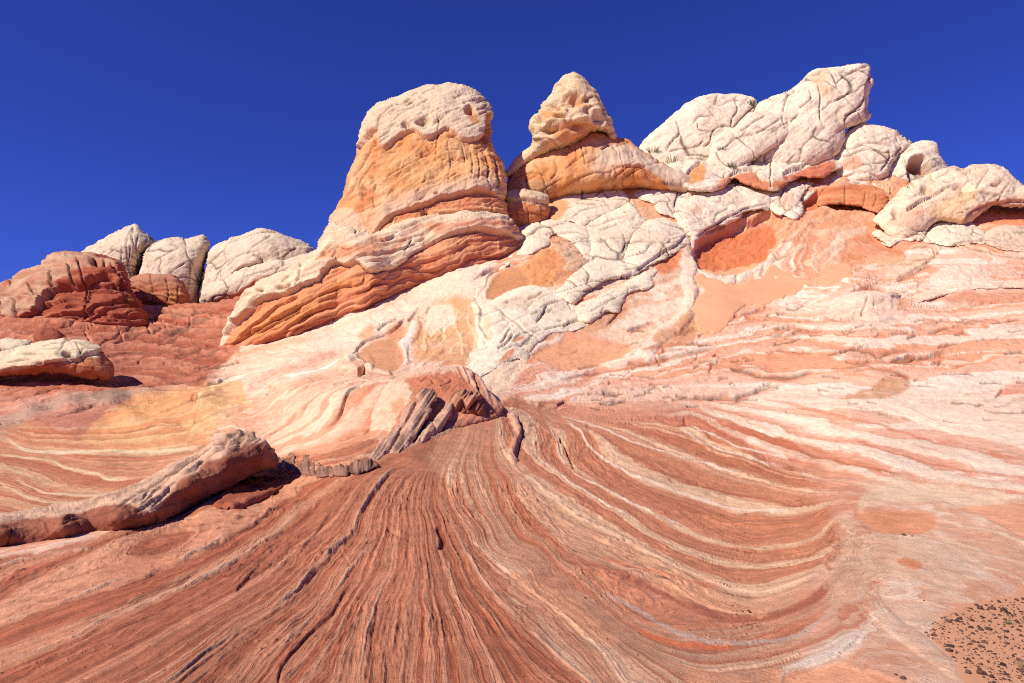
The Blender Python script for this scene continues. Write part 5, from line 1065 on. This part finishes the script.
rock('red_recess', None, None, [(818, 206), (822, 192), (838, 186), (860, 184), (880, 188), (888, 198), (884, 210), (876, 213), (862, 208), (840, 204)], -.1, .9, follow=True, look=red_alc, parent=mass)
# the dome on the right
def rdome(L):
    white_stone(L, .45, .5, C(248, 218, 184), 1.2, .5, poly=.6)
    L.paint([(930, 215), (936, 200), (956, 192), (976, 186), (980, 194), (968, 208), (955, 222)], C(234, 190, 140), .8, 6, .2); L.paint([(890, 224), (902, 214), (920, 206), (922, 218), (912, 228)], C(226, 164, 128), .8, 4, .3); L.paint([(960, 226), (972, 208), (1000, 200), (1050, 198), (1050, 206), (1000, 206)], C(222, 148, 104), .6, 4)
    L.ledge([(962, 224), (972, 212), (984, 206), (998, 202), (1040, 200)], 12, 12, 1, .5); L.ledge([(888, 222), (900, 212), (926, 198), (950, 186), (966, 184), (976, 190)], 9, 10, 1.2, .6); L.ledge([(905, 184), (915, 182)], 8, 6, 1, .6)
    for c, rx, ry, dp in (((910, 186), 6, 2.5, 14), ((927, 190), 5, 4, 14), ((898, 212), 6, 4, 12), ((963, 188), 9, 3, 8), ((996, 185), 5, 1.6, 7), ((933, 176), 3, 2, 5)): L.d -= dp * L.pix * np.exp(-(((L.wx - c[0]) / rx) ** 2 + ((L.wy - c[1]) / ry) ** 2) ** 2)
    for g in ([(976, 190), (982, 178), (990, 168)], [(996, 202), (1004, 190), (1012, 180)], [(916, 208), (950, 196)], [(956, 214), (964, 213)]): L.groove(g, 1, 5)
rock('sandstone_dome', 'broad cream dome with an undercut ochre hollow, lowest on the right skyline', 'rock dome', [(872, 222), (878, 214), (890, 200), (905, 186), (922, 177), (940, 170), (952, 166), (962, 168), (968, 166), (980, 164), (993, 164), (1005, 167), (1013, 175), (1022, 184), (1036, 190), (1060, 196), (1060, 210), (1020, 208), (998, 206), (986, 210), (974, 220), (964, 226), (950, 222), (936, 222), (926, 230), (912, 238), (900, 242), (890, 240), (884, 232), (878, 226)], lambda x, y: 47.3 - .07 * (y - 164), 1.9, full=True, look=rdome)
lobe('knobbly pale pad of rock jutting from the orange slope below the right dome', [(924, 240), (932, 228), (940, 221), (952, 219), (966, 221), (978, 228), (984, 236), (982, 243), (966, 244), (950, 246), (934, 243)], 1.0, ang=.2, crack=.7, extra=lambda L: L.ledge([(930, 242), (950, 245), (966, 243), (984, 240)], 5, 6, 1, .5), name='rock_pad', cat='rock pad')
lobe('ragged pale crust with a dark undercut, left of the knobbly pad', [(873, 234), (880, 230), (892, 234), (906, 230), (920, 226), (926, 230), (922, 240), (912, 241), (902, 240), (890, 246), (882, 242)], .8, ang=.1, crack=.8, name='rock_crust', cat='rock crust', warm=.7)
lobe('low rounded pale hump, right of the knobbly pad', [(984, 238), (992, 230), (1006, 226), (1026, 227), (1050, 232), (1060, 246), (1040, 252), (1010, 250), (992, 246)], .9, ang=-.2, crack=.5, tone=C(236, 202, 170), name='rock_hump', cat='rock hump')

lobe('long thin cream ledge roofing a dark crevice, under the low rounded hump on the right', [(884, 306), (900, 300), (916, 295), (932, 290), (952, 285), (980, 282), (1010, 281), (1050, 281), (1060, 288), (1020, 289), (990, 289), (966, 291), (946, 295), (930, 300), (912, 305), (896, 309)], .55, D=.1, name='rock_ledge', cat='rock ledge', ang=-.1, polyc=.3, tone=C(244, 208, 176), p=.35)
lobe('short pale ledge with a dark underside, left of the long thin one', [(868, 300), (880, 294), (896, 290), (908, 292), (910, 298), (900, 302), (884, 304), (874, 304)], .5, D=.1, name='rock_ledge', cat='rock ledge', ang=-.1, polyc=.3, tone=C(244, 208, 176), p=.35)
# ---------------------------------------------------------------- upturned fins in the foreground
def fin_stone(L, top=C(232, 184, 150), face=C(150, 84, 60), crest=None, ribs=0.0, ang=0.9):
    P = L.P; q = bedcoord(L, ang, 1.0)
    L.col[:] = mixc(np.tile(top, (len(P), 1)), top * .8, np.clip(.4 + fbm(P * 2.2, 4), 0, 1))
    st = fbm(q * np.array([.5, 7.0, 1.0]), 4, .6); L.d += .018 * st + ribs * .03 * np.clip(ridged(q * np.array([.6, 4.5, 1.5]), 2), -1, 1)
    L.col = mixc(L.col, C(120, 82, 64), np.clip(st - .35, 0, .6)); L.d += .02 * fbm(P * 3, 4) + .014 * np.clip(ridged(P * 8.0, 3), -1, 1)
def long_fin(L):
    fin_stone(L, ribs=.6, ang=.55)
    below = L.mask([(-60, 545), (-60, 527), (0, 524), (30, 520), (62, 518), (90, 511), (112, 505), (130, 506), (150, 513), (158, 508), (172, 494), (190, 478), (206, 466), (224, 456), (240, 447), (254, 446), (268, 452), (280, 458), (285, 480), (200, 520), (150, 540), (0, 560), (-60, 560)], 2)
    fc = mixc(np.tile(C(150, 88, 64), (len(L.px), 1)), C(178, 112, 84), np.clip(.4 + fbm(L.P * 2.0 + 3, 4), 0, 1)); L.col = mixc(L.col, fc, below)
    for pts, h in (([(120, 506), (140, 500), (165, 480), (190, 462), (205, 452)], 5), ([(140, 506), (162, 488), (186, 468), (206, 454), (222, 446)], 5), ([(150, 510), (174, 488), (198, 468), (222, 454)], 5), ([(0, 518), (40, 510), (90, 504), (120, 500)], 4), ([(20, 530), (60, 521), (100, 512), (128, 506)], 5), ([(60, 512), (110, 500), (150, 482), (180, 464)], 4)):
        L.ledge(pts, h, 7, .9, .6)
    ribm = L.mask([(118, 508), (150, 482), (200, 452), (236, 431), (262, 442), (274, 452), (250, 450), (224, 458), (196, 476), (158, 508)], 3); u = L.px * .62 + L.py + .8 * perlin(L.P * 1.2); r = perlin(np.stack([u / 4.2, L.px * .015, u * 0], 1)) + .5 * perlin(np.stack([u / 1.9, L.px * .02, u * 0 + 3], 1)); L.d += ribm * 2.6 * L.pix * np.clip(r, -.9, .8); L.col = mixc(L.col, C(112, 76, 58), ribm * sstep(.05, -.5, r) * .75)
    for x, y, r, h in ((238, 435, 3, 4), (247, 440, 3, 3), (252, 437, 3, 4), (228, 440, 3, 3), (216, 450, 3, 4), (262, 448, 4, 4), (240, 444, 3, -4), (226, 446, 3, -4)):
        L.d += h * L.pix * np.exp(-((L.wx - x) ** 2 + (L.wy - y) ** 2) / r ** 2)
    L.d += L.pix * 1.2 * np.clip(ridged(L.P * 3.5, 3), -1, 1) * L.mask([(150, 512), (200, 458), (236, 430), (262, 440), (270, 452), (240, 452), (200, 474), (165, 505)], 4)
    for g in ([(152, 513), (156, 520), (152, 526)], [(46, 522), (50, 535)], [(10, 528), (8, 545)], [(128, 507), (100, 516), (60, 524)]): L.groove(g, 1.2, 6)
rf = tps([(-40, 520), (0, 515), (60, 505), (110, 495), (150, 478), (180, 460), (200, 452), (234, 431), (255, 436), (276, 456),
          (-40, 530), (0, 526), (62, 519), (112, 505), (150, 513), (190, 478), (224, 456), (254, 446), (272, 454),
          (-40, 552), (0, 550), (60, 545), (100, 535), (150, 525), (185, 505), (225, 485), (255, 470), (276, 464)],
         [9.9, 9.9, 10.6, 11.1, 11.8, 12.7, 13.2, 13.9, 13.6, 13.2,
          8.9, 8.9, 9.2, 9.75, 9.75, 10.9, 11.9, 12.6, 12.9,
          8.98, 8.93, 9.2, 9.65, 9.9, 10.95, 11.95, 12.6, 12.95], .0004)
rock('rock_fin', 'long upturned fin of ribbed rock with a shaded red face, lying across the left foreground', 'rock fin', [(-60, 518), (-20, 517), (0, 515), (30, 510), (60, 505), (88, 500), (112, 494), (132, 487), (150, 478), (166, 468), (180, 460), (192, 456), (202, 450), (216, 441), (228, 434), (236, 430.5), (246, 433), (252, 433), (255, 439), (264, 443), (272, 449), (277, 457), (276, 466), (262, 470), (250, 474), (238, 482), (222, 489), (206, 498), (188, 507), (172, 516), (156, 524), (146, 526), (130, 527), (112, 532), (98, 536), (80, 540), (62, 546), (40, 551), (20, 550), (0, 551), (-30, 553), (-60, 553)],
     rf, .07, p=.3, back=3.5, look=long_fin, mat=MAT_FIN, step=.8, edge=1.6)
def rubble_mound(L):
    red_stone(L, .6, C(158, 80, 54), C(186, 108, 78), .25); L.d += .07 * np.clip(ridged(L.P * 1.6, 3), -1, 1)
rock('rock_mound', 'low broken red mound in the shadow at the right end of the long fin', 'rock mound', [(214, 505), (222, 494), (236, 483), (246, 474), (258, 470), (276, 468), (292, 470), (300, 476), (290, 484), (276, 492), (262, 500), (244, 507), (228, 510)], .0, .30, p=.5, follow=True, look=rubble_mound, mat=MAT_FIN, step=.8)
# the knoll where the beds converge, its leaning slabs, and the row of teeth down to the long fin
def ribbed(L, period, depth, slant=0.0, dark=.8):
    """thin upright beds: parallel ribs of uneven width, worn into grooves between"""
    u = L.px + slant * L.py + .8 * perlin(L.P * 1.3); q = np.stack([u / period, .02 * L.py, u * 0], 1)
    r = perlin(q) + .55 * perlin(q * 2.3 + 7); g = sstep(.15, -.45, r); L.d += depth * L.pix * np.clip(r, -.8, .8); L.col = mixc(L.col, C(104, 70, 54), g * dark)
def knoll(L):
    fin_stone(L, C(214, 140, 106), ang=1.0)
    L.paint([(370, 420), (384, 386), (400, 380), (412, 388), (410, 404), (396, 420), (380, 440)], C(242, 200, 164), .9, 6, .2, 2); L.paint([(408, 386), (430, 374), (462, 374), (470, 386), (445, 396), (418, 396)], C(206, 122, 88), .8, 5, .2, 2)
    L.paint([(396, 376), (430, 364), (470, 367), (478, 376), (452, 373), (420, 376)], C(240, 196, 162), .8, 3); L.paint([(388, 402), (402, 398), (406, 408), (394, 416)], C(226, 140, 94), .6, 5)
    m = L.mask([(455, 372), (470, 366), (484, 382), (500, 404), (488, 402), (474, 388)], 3); u = L.px * .8 - L.py * .35; r = perlin(np.stack([u / 2.6, L.py * .03, u * 0], 1)); L.d += m * 2.4 * L.pix * r; L.col = mixc(L.col, mixc(np.tile(C(236, 190, 156), (len(L.px), 1)), C(186, 118, 88), np.clip(.5 - r, 0, 1)), m * .85)
    for g in ([(420, 382), (428, 379), (436, 384)], [(432, 376), (444, 380)], [(440, 386), (452, 380)], [(474, 376), (478, 384), (481, 394)], [(426, 390), (440, 388)]): L.groove(g, 1.1, 9)
rock('sandstone_knoll', 'low rusty knoll with a pale left flank, where the swirling beds converge', 'rock knoll', [(366, 424), (376, 402), (386, 386), (398, 377.5), (414, 370), (430, 365.5), (448, 366), (466, 368), (477, 375), (485, 386), (494, 397), (503, 407), (496, 418), (478, 424), (450, 432), (425, 440), (400, 446), (382, 444), (370, 436)],
     lambda x, y: groundD(x, 434 + 0 * y) + .062 * (434 - y) + .62, .8, p=.33, back=1.2, full=True, look=knoll, mat=MAT_FIN, step=.75, edge=.8)
def tooth(L): fin_stone(L, C(176, 128, 104), ang=1.35); ribbed(L, 4.4, 2.6)
TG = 'teeth of rock between the long fin and the crest'
for lab, poly in [('dark broken tooth of rock beside the end of the long fin', [(275, 471), (277, 459), (281, 451), (285, 455), (289, 447), (293, 449), (296, 456), (299, 462), (298, 471), (288, 473)]), ('upright ribbed tooth of rock, second from the long fin', [(300, 471), (301, 462), (304, 452), (308, 450), (311, 455), (314, 456), (316, 466), (313, 473)]),
                  ('low crumbled tooth of rock, third from the long fin', [(314, 473), (316, 463), (320, 459), (323, 463), (328, 461), (333, 467), (331, 475), (320, 476)]), ('squat notched tooth of rock, fourth from the long fin', [(333, 473), (335, 464), (340, 459), (343, 463), (348, 459), (351, 467), (346, 474)]),
                  ('twin-tipped tooth of rock, just left of the leaning slabs', [(350, 470), (352, 459), (356, 453), (360, 459), (364, 452), (369, 454), (373, 462), (367, 469), (357, 472)])]:
    pc = np.array(poly, float); pm = np.array([pc[:, 0].mean(), pc[:, 1].max()]); poly = pm + (pc - pm) * np.array([1.3, .82]) + np.array([0, 2.0])
    rock('rock_tooth', lab, 'rock tooth', poly, .02, .28, p=.3, follow=True, look=tooth, mat=MAT_FIN, step=.7, edge=1.2, sharp=True, group=TG)
def slab(L): fin_stone(L, C(222, 172, 142), ang=1.0); ribbed(L, 4.6, 3.4, .62)
for lab, t, poly in [('lowest leaning slab with a dark hollow, first of the crest slabs from the left', .35, [(368, 463), (372, 452), (379, 443), (388, 434), (398, 425), (400, 428), (395, 438), (390, 448), (382, 457), (375, 464)]),
                     ('tall thin leaning slab with a pale edge, second of the crest slabs', .4, [(392, 446), (396, 434), (401, 420), (406, 410), (411, 404), (416, 405), (414, 412), (408, 422), (404, 434), (398, 446)]),
                     ('ribbed slab with the highest tip of the crest slabs', .5, [(392, 454), (400, 438), (408, 424), (414, 412), (418, 402), (417, 394), (422, 388), (430, 388), (435, 391), (436, 398), (430, 405), (427, 415), (423, 427), (415, 436), (407, 447), (399, 454)]),
                     ('short shaded slab at the foot of the highest one', .35, [(408, 448), (415, 437), (421, 427), (428, 423), (433, 430), (426, 439), (417, 447)]), ('ribbed slab leaning against the block with dark faces', .4, [(426, 440), (432, 428), (438, 417), (444, 408), (449, 402), (452, 408), (448, 418), (442, 428), (435, 438)])]:
    rock('rock_slab', lab, 'rock slab', poly, lambda x, y, p_=poly: groundD(np.full_like(x, p_[0][0]), p_[0][1]) + .050 * (p_[0][1] - y) + .3, t * .85, p=.28, full=True, look=slab, mat=MAT_FIN, step=.7, edge=1.0, group='leaning slabs at the crest of the swirl')
def crest_block(L):
    fin_stone(L, C(218, 150, 116), ang=1.1); ribbed(L, 4.4, 3.0, .6, .7)
    for g in ([(446, 412), (450, 402), (456, 394), (462, 390)], [(438, 424), (446, 412), (452, 400)], [(452, 410), (458, 400), (466, 392)], [(462, 402), (468, 396), (474, 392)]): L.groove(g, 1.0, 8)
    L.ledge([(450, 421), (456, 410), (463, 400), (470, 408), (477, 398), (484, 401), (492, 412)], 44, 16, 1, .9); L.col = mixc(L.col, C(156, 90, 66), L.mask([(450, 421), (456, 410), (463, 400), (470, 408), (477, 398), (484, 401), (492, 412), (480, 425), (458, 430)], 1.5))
rock('rock_block', 'large ribbed block with two dark hollow faces, at the head of the swirling beds', 'rock block', [(434, 432), (438, 420), (444, 410), (450, 400), (456, 392), (464, 390), (474, 391), (480, 395), (485, 403), (492, 412), (486, 416), (478, 417), (470, 421), (462, 420), (454, 424), (446, 428), (440, 434)], lambda x, y: groundD(np.full_like(x, 462.0), 420.0) + .3 + .012 * (420 - y) - .0 * x, .7, p=.4, back=1.5, look=crest_block, mat=MAT_FIN, step=.7)
# ---------------------------------------------------------------- dark stones on the sand, lower right
def stone_mat():
    m, nt, b = node_mat('dark_ironstone'); N = nt.nodes.new; L = nt.links.new
    tc = N('ShaderNodeTexCoord'); nz = N('ShaderNodeTexNoise'); nz.inputs['Scale'].default_value = 3.0; nz.inputs['Detail'].default_value = 6; L(tc.outputs['Object'], nz.inputs['Vector'])
    oi = N('ShaderNodeObjectInfo'); cr = N('ShaderNodeValToRGB'); cr.color_ramp.elements[0].color = (.035, .018, .014, 1); cr.color_ramp.elements[1].color = (.19, .095, .065, 1)
    ad = N('ShaderNodeMath'); ad.operation = 'MULTIPLY_ADD'; L(oi.outputs['Random'], ad.inputs[0]); ad.inputs[1].default_value = .55; sb = N('ShaderNodeMath'); sb.operation = 'SUBTRACT'; L(nz.outputs['Fac'], sb.inputs[0]); sb.inputs[1].default_value = .3; L(sb.outputs[0], ad.inputs[2])
    L(ad.outputs[0], cr.inputs['Fac']); L(cr.outputs['Color'], b.inputs['Base Color']); b.inputs['Roughness'].default_value = .7
    bp = N('ShaderNodeBump'); bp.inputs['Strength'].default_value = .5; L(nz.outputs['Fac'], bp.inputs['Height']); L(bp.outputs[0], b.inputs['Normal']); return m
MAT_STONE = stone_mat()
import bmesh
def stone_mesh(seed):
    bm = bmesh.new(); bmesh.ops.create_icosphere(bm, subdivisions=2, radius=1.0)
    P = np.array([v.co for v in bm.verts]); r = 1 + .28 * perlin(P * .9 + seed * 13.7) + .16 * perlin(P * 2.1 + seed * 5.1)
    Q = P * r[:, None]; rr = np.random.RandomState(seed)
    for _ in range(6):                                       # broken facets
        nn = rr.normal(size=3); nn /= np.linalg.norm(nn); o = rr.uniform(.55, .85); dd = Q @ nn - o; Q -= np.clip(dd, 0, 9)[:, None] * nn
    Q *= np.array([1.0, .75, .5])
    for v, c in zip(bm.verts, Q): v.co = c.tolist()
    me = bpy.data.meshes.new('ironstone'); bm.to_mesh(me); bm.free(); me.materials.append(MAT_STONE); return me
STONES = [stone_mesh(k) for k in range(9)]
r5 = np.random.RandomState(21)
patch = np.array([(924, 636), (928, 626), (945, 616), (965, 609), (990, 602), (1030, 598), (1100, 600), (1100, 700), (1000, 700), (978, 672), (962, 668), (950, 655), (938, 645)], float)
spots = []
tries = 0
while len(spots) < 250 and tries < 20000:
    tries += 1
    x, y = 918 + r5.rand() * 116, 598 + r5.rand() * 90
    if not inside(np.array([x]), np.array([y]), patch)[0]: continue
    s_ = np.exp(r5.normal(.66, .42)); s_ = min(s_, 5)
    if any((x - a) ** 2 + ((y - b) * 1.8) ** 2 < (.72 * (s_ + c)) ** 2 for a, b, c in spots): continue
    spots.append((x, y, s_))
BIG = [(968, 674, 4.5), (980, 675, 6.0), (934, 636, 4), (949, 623, 4), (992, 610, 4.5), (1004, 612, 4.5), (970, 645, 3.2), (982, 648, 3.2), (1006, 676, 4), (992, 678, 4), (1022, 672, 4.5), (903, 679, 4.5), (896, 676, 2.5), (924, 601, 1.6), (893, 607, 1.0), (904, 537, 3.2), (912, 538, 1.6)]
LOOSE = [(748, 610, 1.6), (750, 613, 2.6), (743, 611, 1.8), (737, 611, 1.2), (732, 606, 1.2), (720, 605, 1.2), (712, 604, 1.0), (706, 603, 1.0), (690, 630, 1.0), (694, 633, 1.0), (702, 630, .9), (712, 631, .9), (720, 632, .9), (480, 560, 1.0), (489, 563, 1.0), (560, 582, 1.2), (568, 577, 1.0), (585, 598, 1.6), (590, 628, 1.2), (607, 640, 1.4), (640, 635, 1.2), (638, 657, 1.5)]
STONE_LABEL = 'small dark ironstone fragment lying among others on the sand patch at the lower right'
for k, (x, y, s_) in enumerate(spots + BIG + LOOSE):
    p, nn, px_ = on_ground(x, y); o = bpy.data.objects.new('ironstone', STONES[k % 9]); scene.collection.objects.link(o)
    sc = s_ * px_ * .86; o.scale = (sc, sc * r5.uniform(.8, 1.2), sc * r5.uniform(.8, 1.3)); o.rotation_euler = (r5.normal(0, .2), r5.normal(0, .2), r5.rand() * 6.28)
    o.location = (p + np.array([0, 0, sc * .22])).tolist()
    lab = STONE_LABEL
    grp = 'dark stones on the sand patch'
    if k >= len(spots) + len(BIG): lab = 'tiny dark chip caught on the sandy bands of the swirl'; grp = 'dark chips on the swirling beds'
    elif k >= len(spots):
        xx, yy = BIG[k - len(spots)][:2]
        if (xx, yy) == (980, 675): lab = 'largest rounded rusty stone at the bottom edge of the stone patch'
        elif (xx, yy) == (968, 674): lab = 'flat dark stone touching the largest rusty stone'
        elif (xx, yy) == (903, 679): lab = 'dark flat stone alone on bare sand by the bottom edge'
        elif (xx, yy) == (904, 537): lab = 'dark stone on the lower rim of the round sand hollow'
        elif (xx, yy) in ((893, 607), (924, 601)): lab = 'lone dark chip on the bare pink rock above the stone patch'; grp = 'chips on the pink rock'
        elif (xx, yy) in ((896, 676), (912, 538)): lab = 'small dark chip beside a lone flat stone on sand'; grp = 'chips beside lone stones'
    if lab == STONE_LABEL or 'chip' in lab: tag(o, lab, 'stone', grp)
    else: tag(o, lab, 'stone')
# finer grit between the stones
gv, gf = [], []
for k in range(1500):
    x, y = 918 + r5.rand() * 116, 600 + r5.rand() * 88
    if not inside(np.array([x]), np.array([y]), patch)[0]: continue
    p, nn, px_ = on_ground(x, y); s_ = px_ * np.exp(r5.normal(-.55, .45)); a0 = r5.rand() * 6.28; b0 = len(gv)
    for t in range(4): gv.append(p + s_ * np.array([math.cos(a0 + t * 1.57) * r5.uniform(.7, 1.3), math.sin(a0 + t * 1.57), 0.05]))
    gv.append(p + np.array([0, 0, s_ * .8])); gf += [(b0 + t, b0 + (t + 1) % 4, b0 + 4) for t in range(4)]
tag(obj('gravel', mesh('gravel', np.array(gv), np.array(gf), MAT_STONE, smooth=False)), 'fine dark grit scattered between the stones on the sand', 'gravel', kind='stuff')
# ---------------------------------------------------------------- sparse plants
def leaf_mat(name, c):
    m, nt, b = node_mat(name); b.inputs['Base Color'].default_value = (*c, 1); oi = nt.nodes.new('ShaderNodeNewGeometry'); return m
MAT_GREEN = leaf_mat('green_leaf', (.10, .16, .05)); MAT_DRY = leaf_mat('dry_blade', (.30, .23, .11)); MAT_SAGE = leaf_mat('sage_blade', (.13, .13, .07))
def tuft(label, px, py, wpx, hpx, mat, nblade=70, P=None, name='grass_tuft', cat='grass tuft'):
    if P is None: p, nn, q = on_ground(px, py)
    else: p, q = P
    V, F = [], []
    for k in range(nblade):
        a = r5.rand() * 6.28; rr = r5.rand() ** .5; base = p + q * wpx * .35 * rr * np.array([math.cos(a), math.sin(a), 0]); L_ = q * hpx * r5.uniform(.5, 1.1)
        tip = base + np.array([math.cos(a) * rr, math.sin(a) * rr, 0]) * q * wpx * .45 + np.array([0, 0, L_]); w = q * .16 * max(1, hpx / 8) * np.array([-math.sin(a + r5.normal()), math.cos(a), 0]); mid = (base + tip) / 2 + np.array([0, 0, L_ * .15]); b0 = len(V)
        V += [base - w, base + w, mid + w * .8, mid - w * .8, tip + w * .2, tip - w * .2]; F += [(b0, b0 + 1, b0 + 2, b0 + 3), (b0 + 3, b0 + 2, b0 + 4, b0 + 5)]
    tag(obj(name, mesh(name, np.array(V) , np.array(F), mat)), label, cat)
tuft('small green weed growing among the dark stones', 1008, 625, 9, 5, MAT_GREEN, 40, name='weed', cat='weed')
tuft('pale dry weed at the bottom right corner', 1021, 668, 9, 7, MAT_DRY, 40, name='weed', cat='weed')
dg = bpy.context.evaluated_depsgraph_get()
def on_rock(px, py):
    t = place(np.array(px), np.array(py), np.array(1.0)) - EYE; t /= np.linalg.norm(t)
    hit, loc, nrm, idx, ob, mtx = scene.ray_cast(dg, Vector(EYE.tolist()), Vector(t.tolist()))
    return np.array(loc), float(np.linalg.norm(np.array(loc) - EYE)) / FPX
dg.update()
for lab, x, y, w, h, m in [('dark green tuft in the cleft at the left foot of the massif', 653, 153, 11, 6, MAT_SAGE), ('straw-coloured tuft in the crack below the dark green one', 672, 163, 14, 8, MAT_DRY), ('olive tuft on the seam under the middle pillow', 722, 150, 9, 3, MAT_SAGE),
                           ('olive tuft above the red recess in the cream band', 732, 168, 9, 6, MAT_SAGE), ('low grey-green mat of plants between the aprons of the massif', 667, 186, 14, 4, MAT_SAGE), ('dark tuft where the left dome meets the horn', 752, 106, 6, 6, MAT_SAGE)]:
    tuft(lab, x, y, w, h, m, 80, on_rock(x, y))
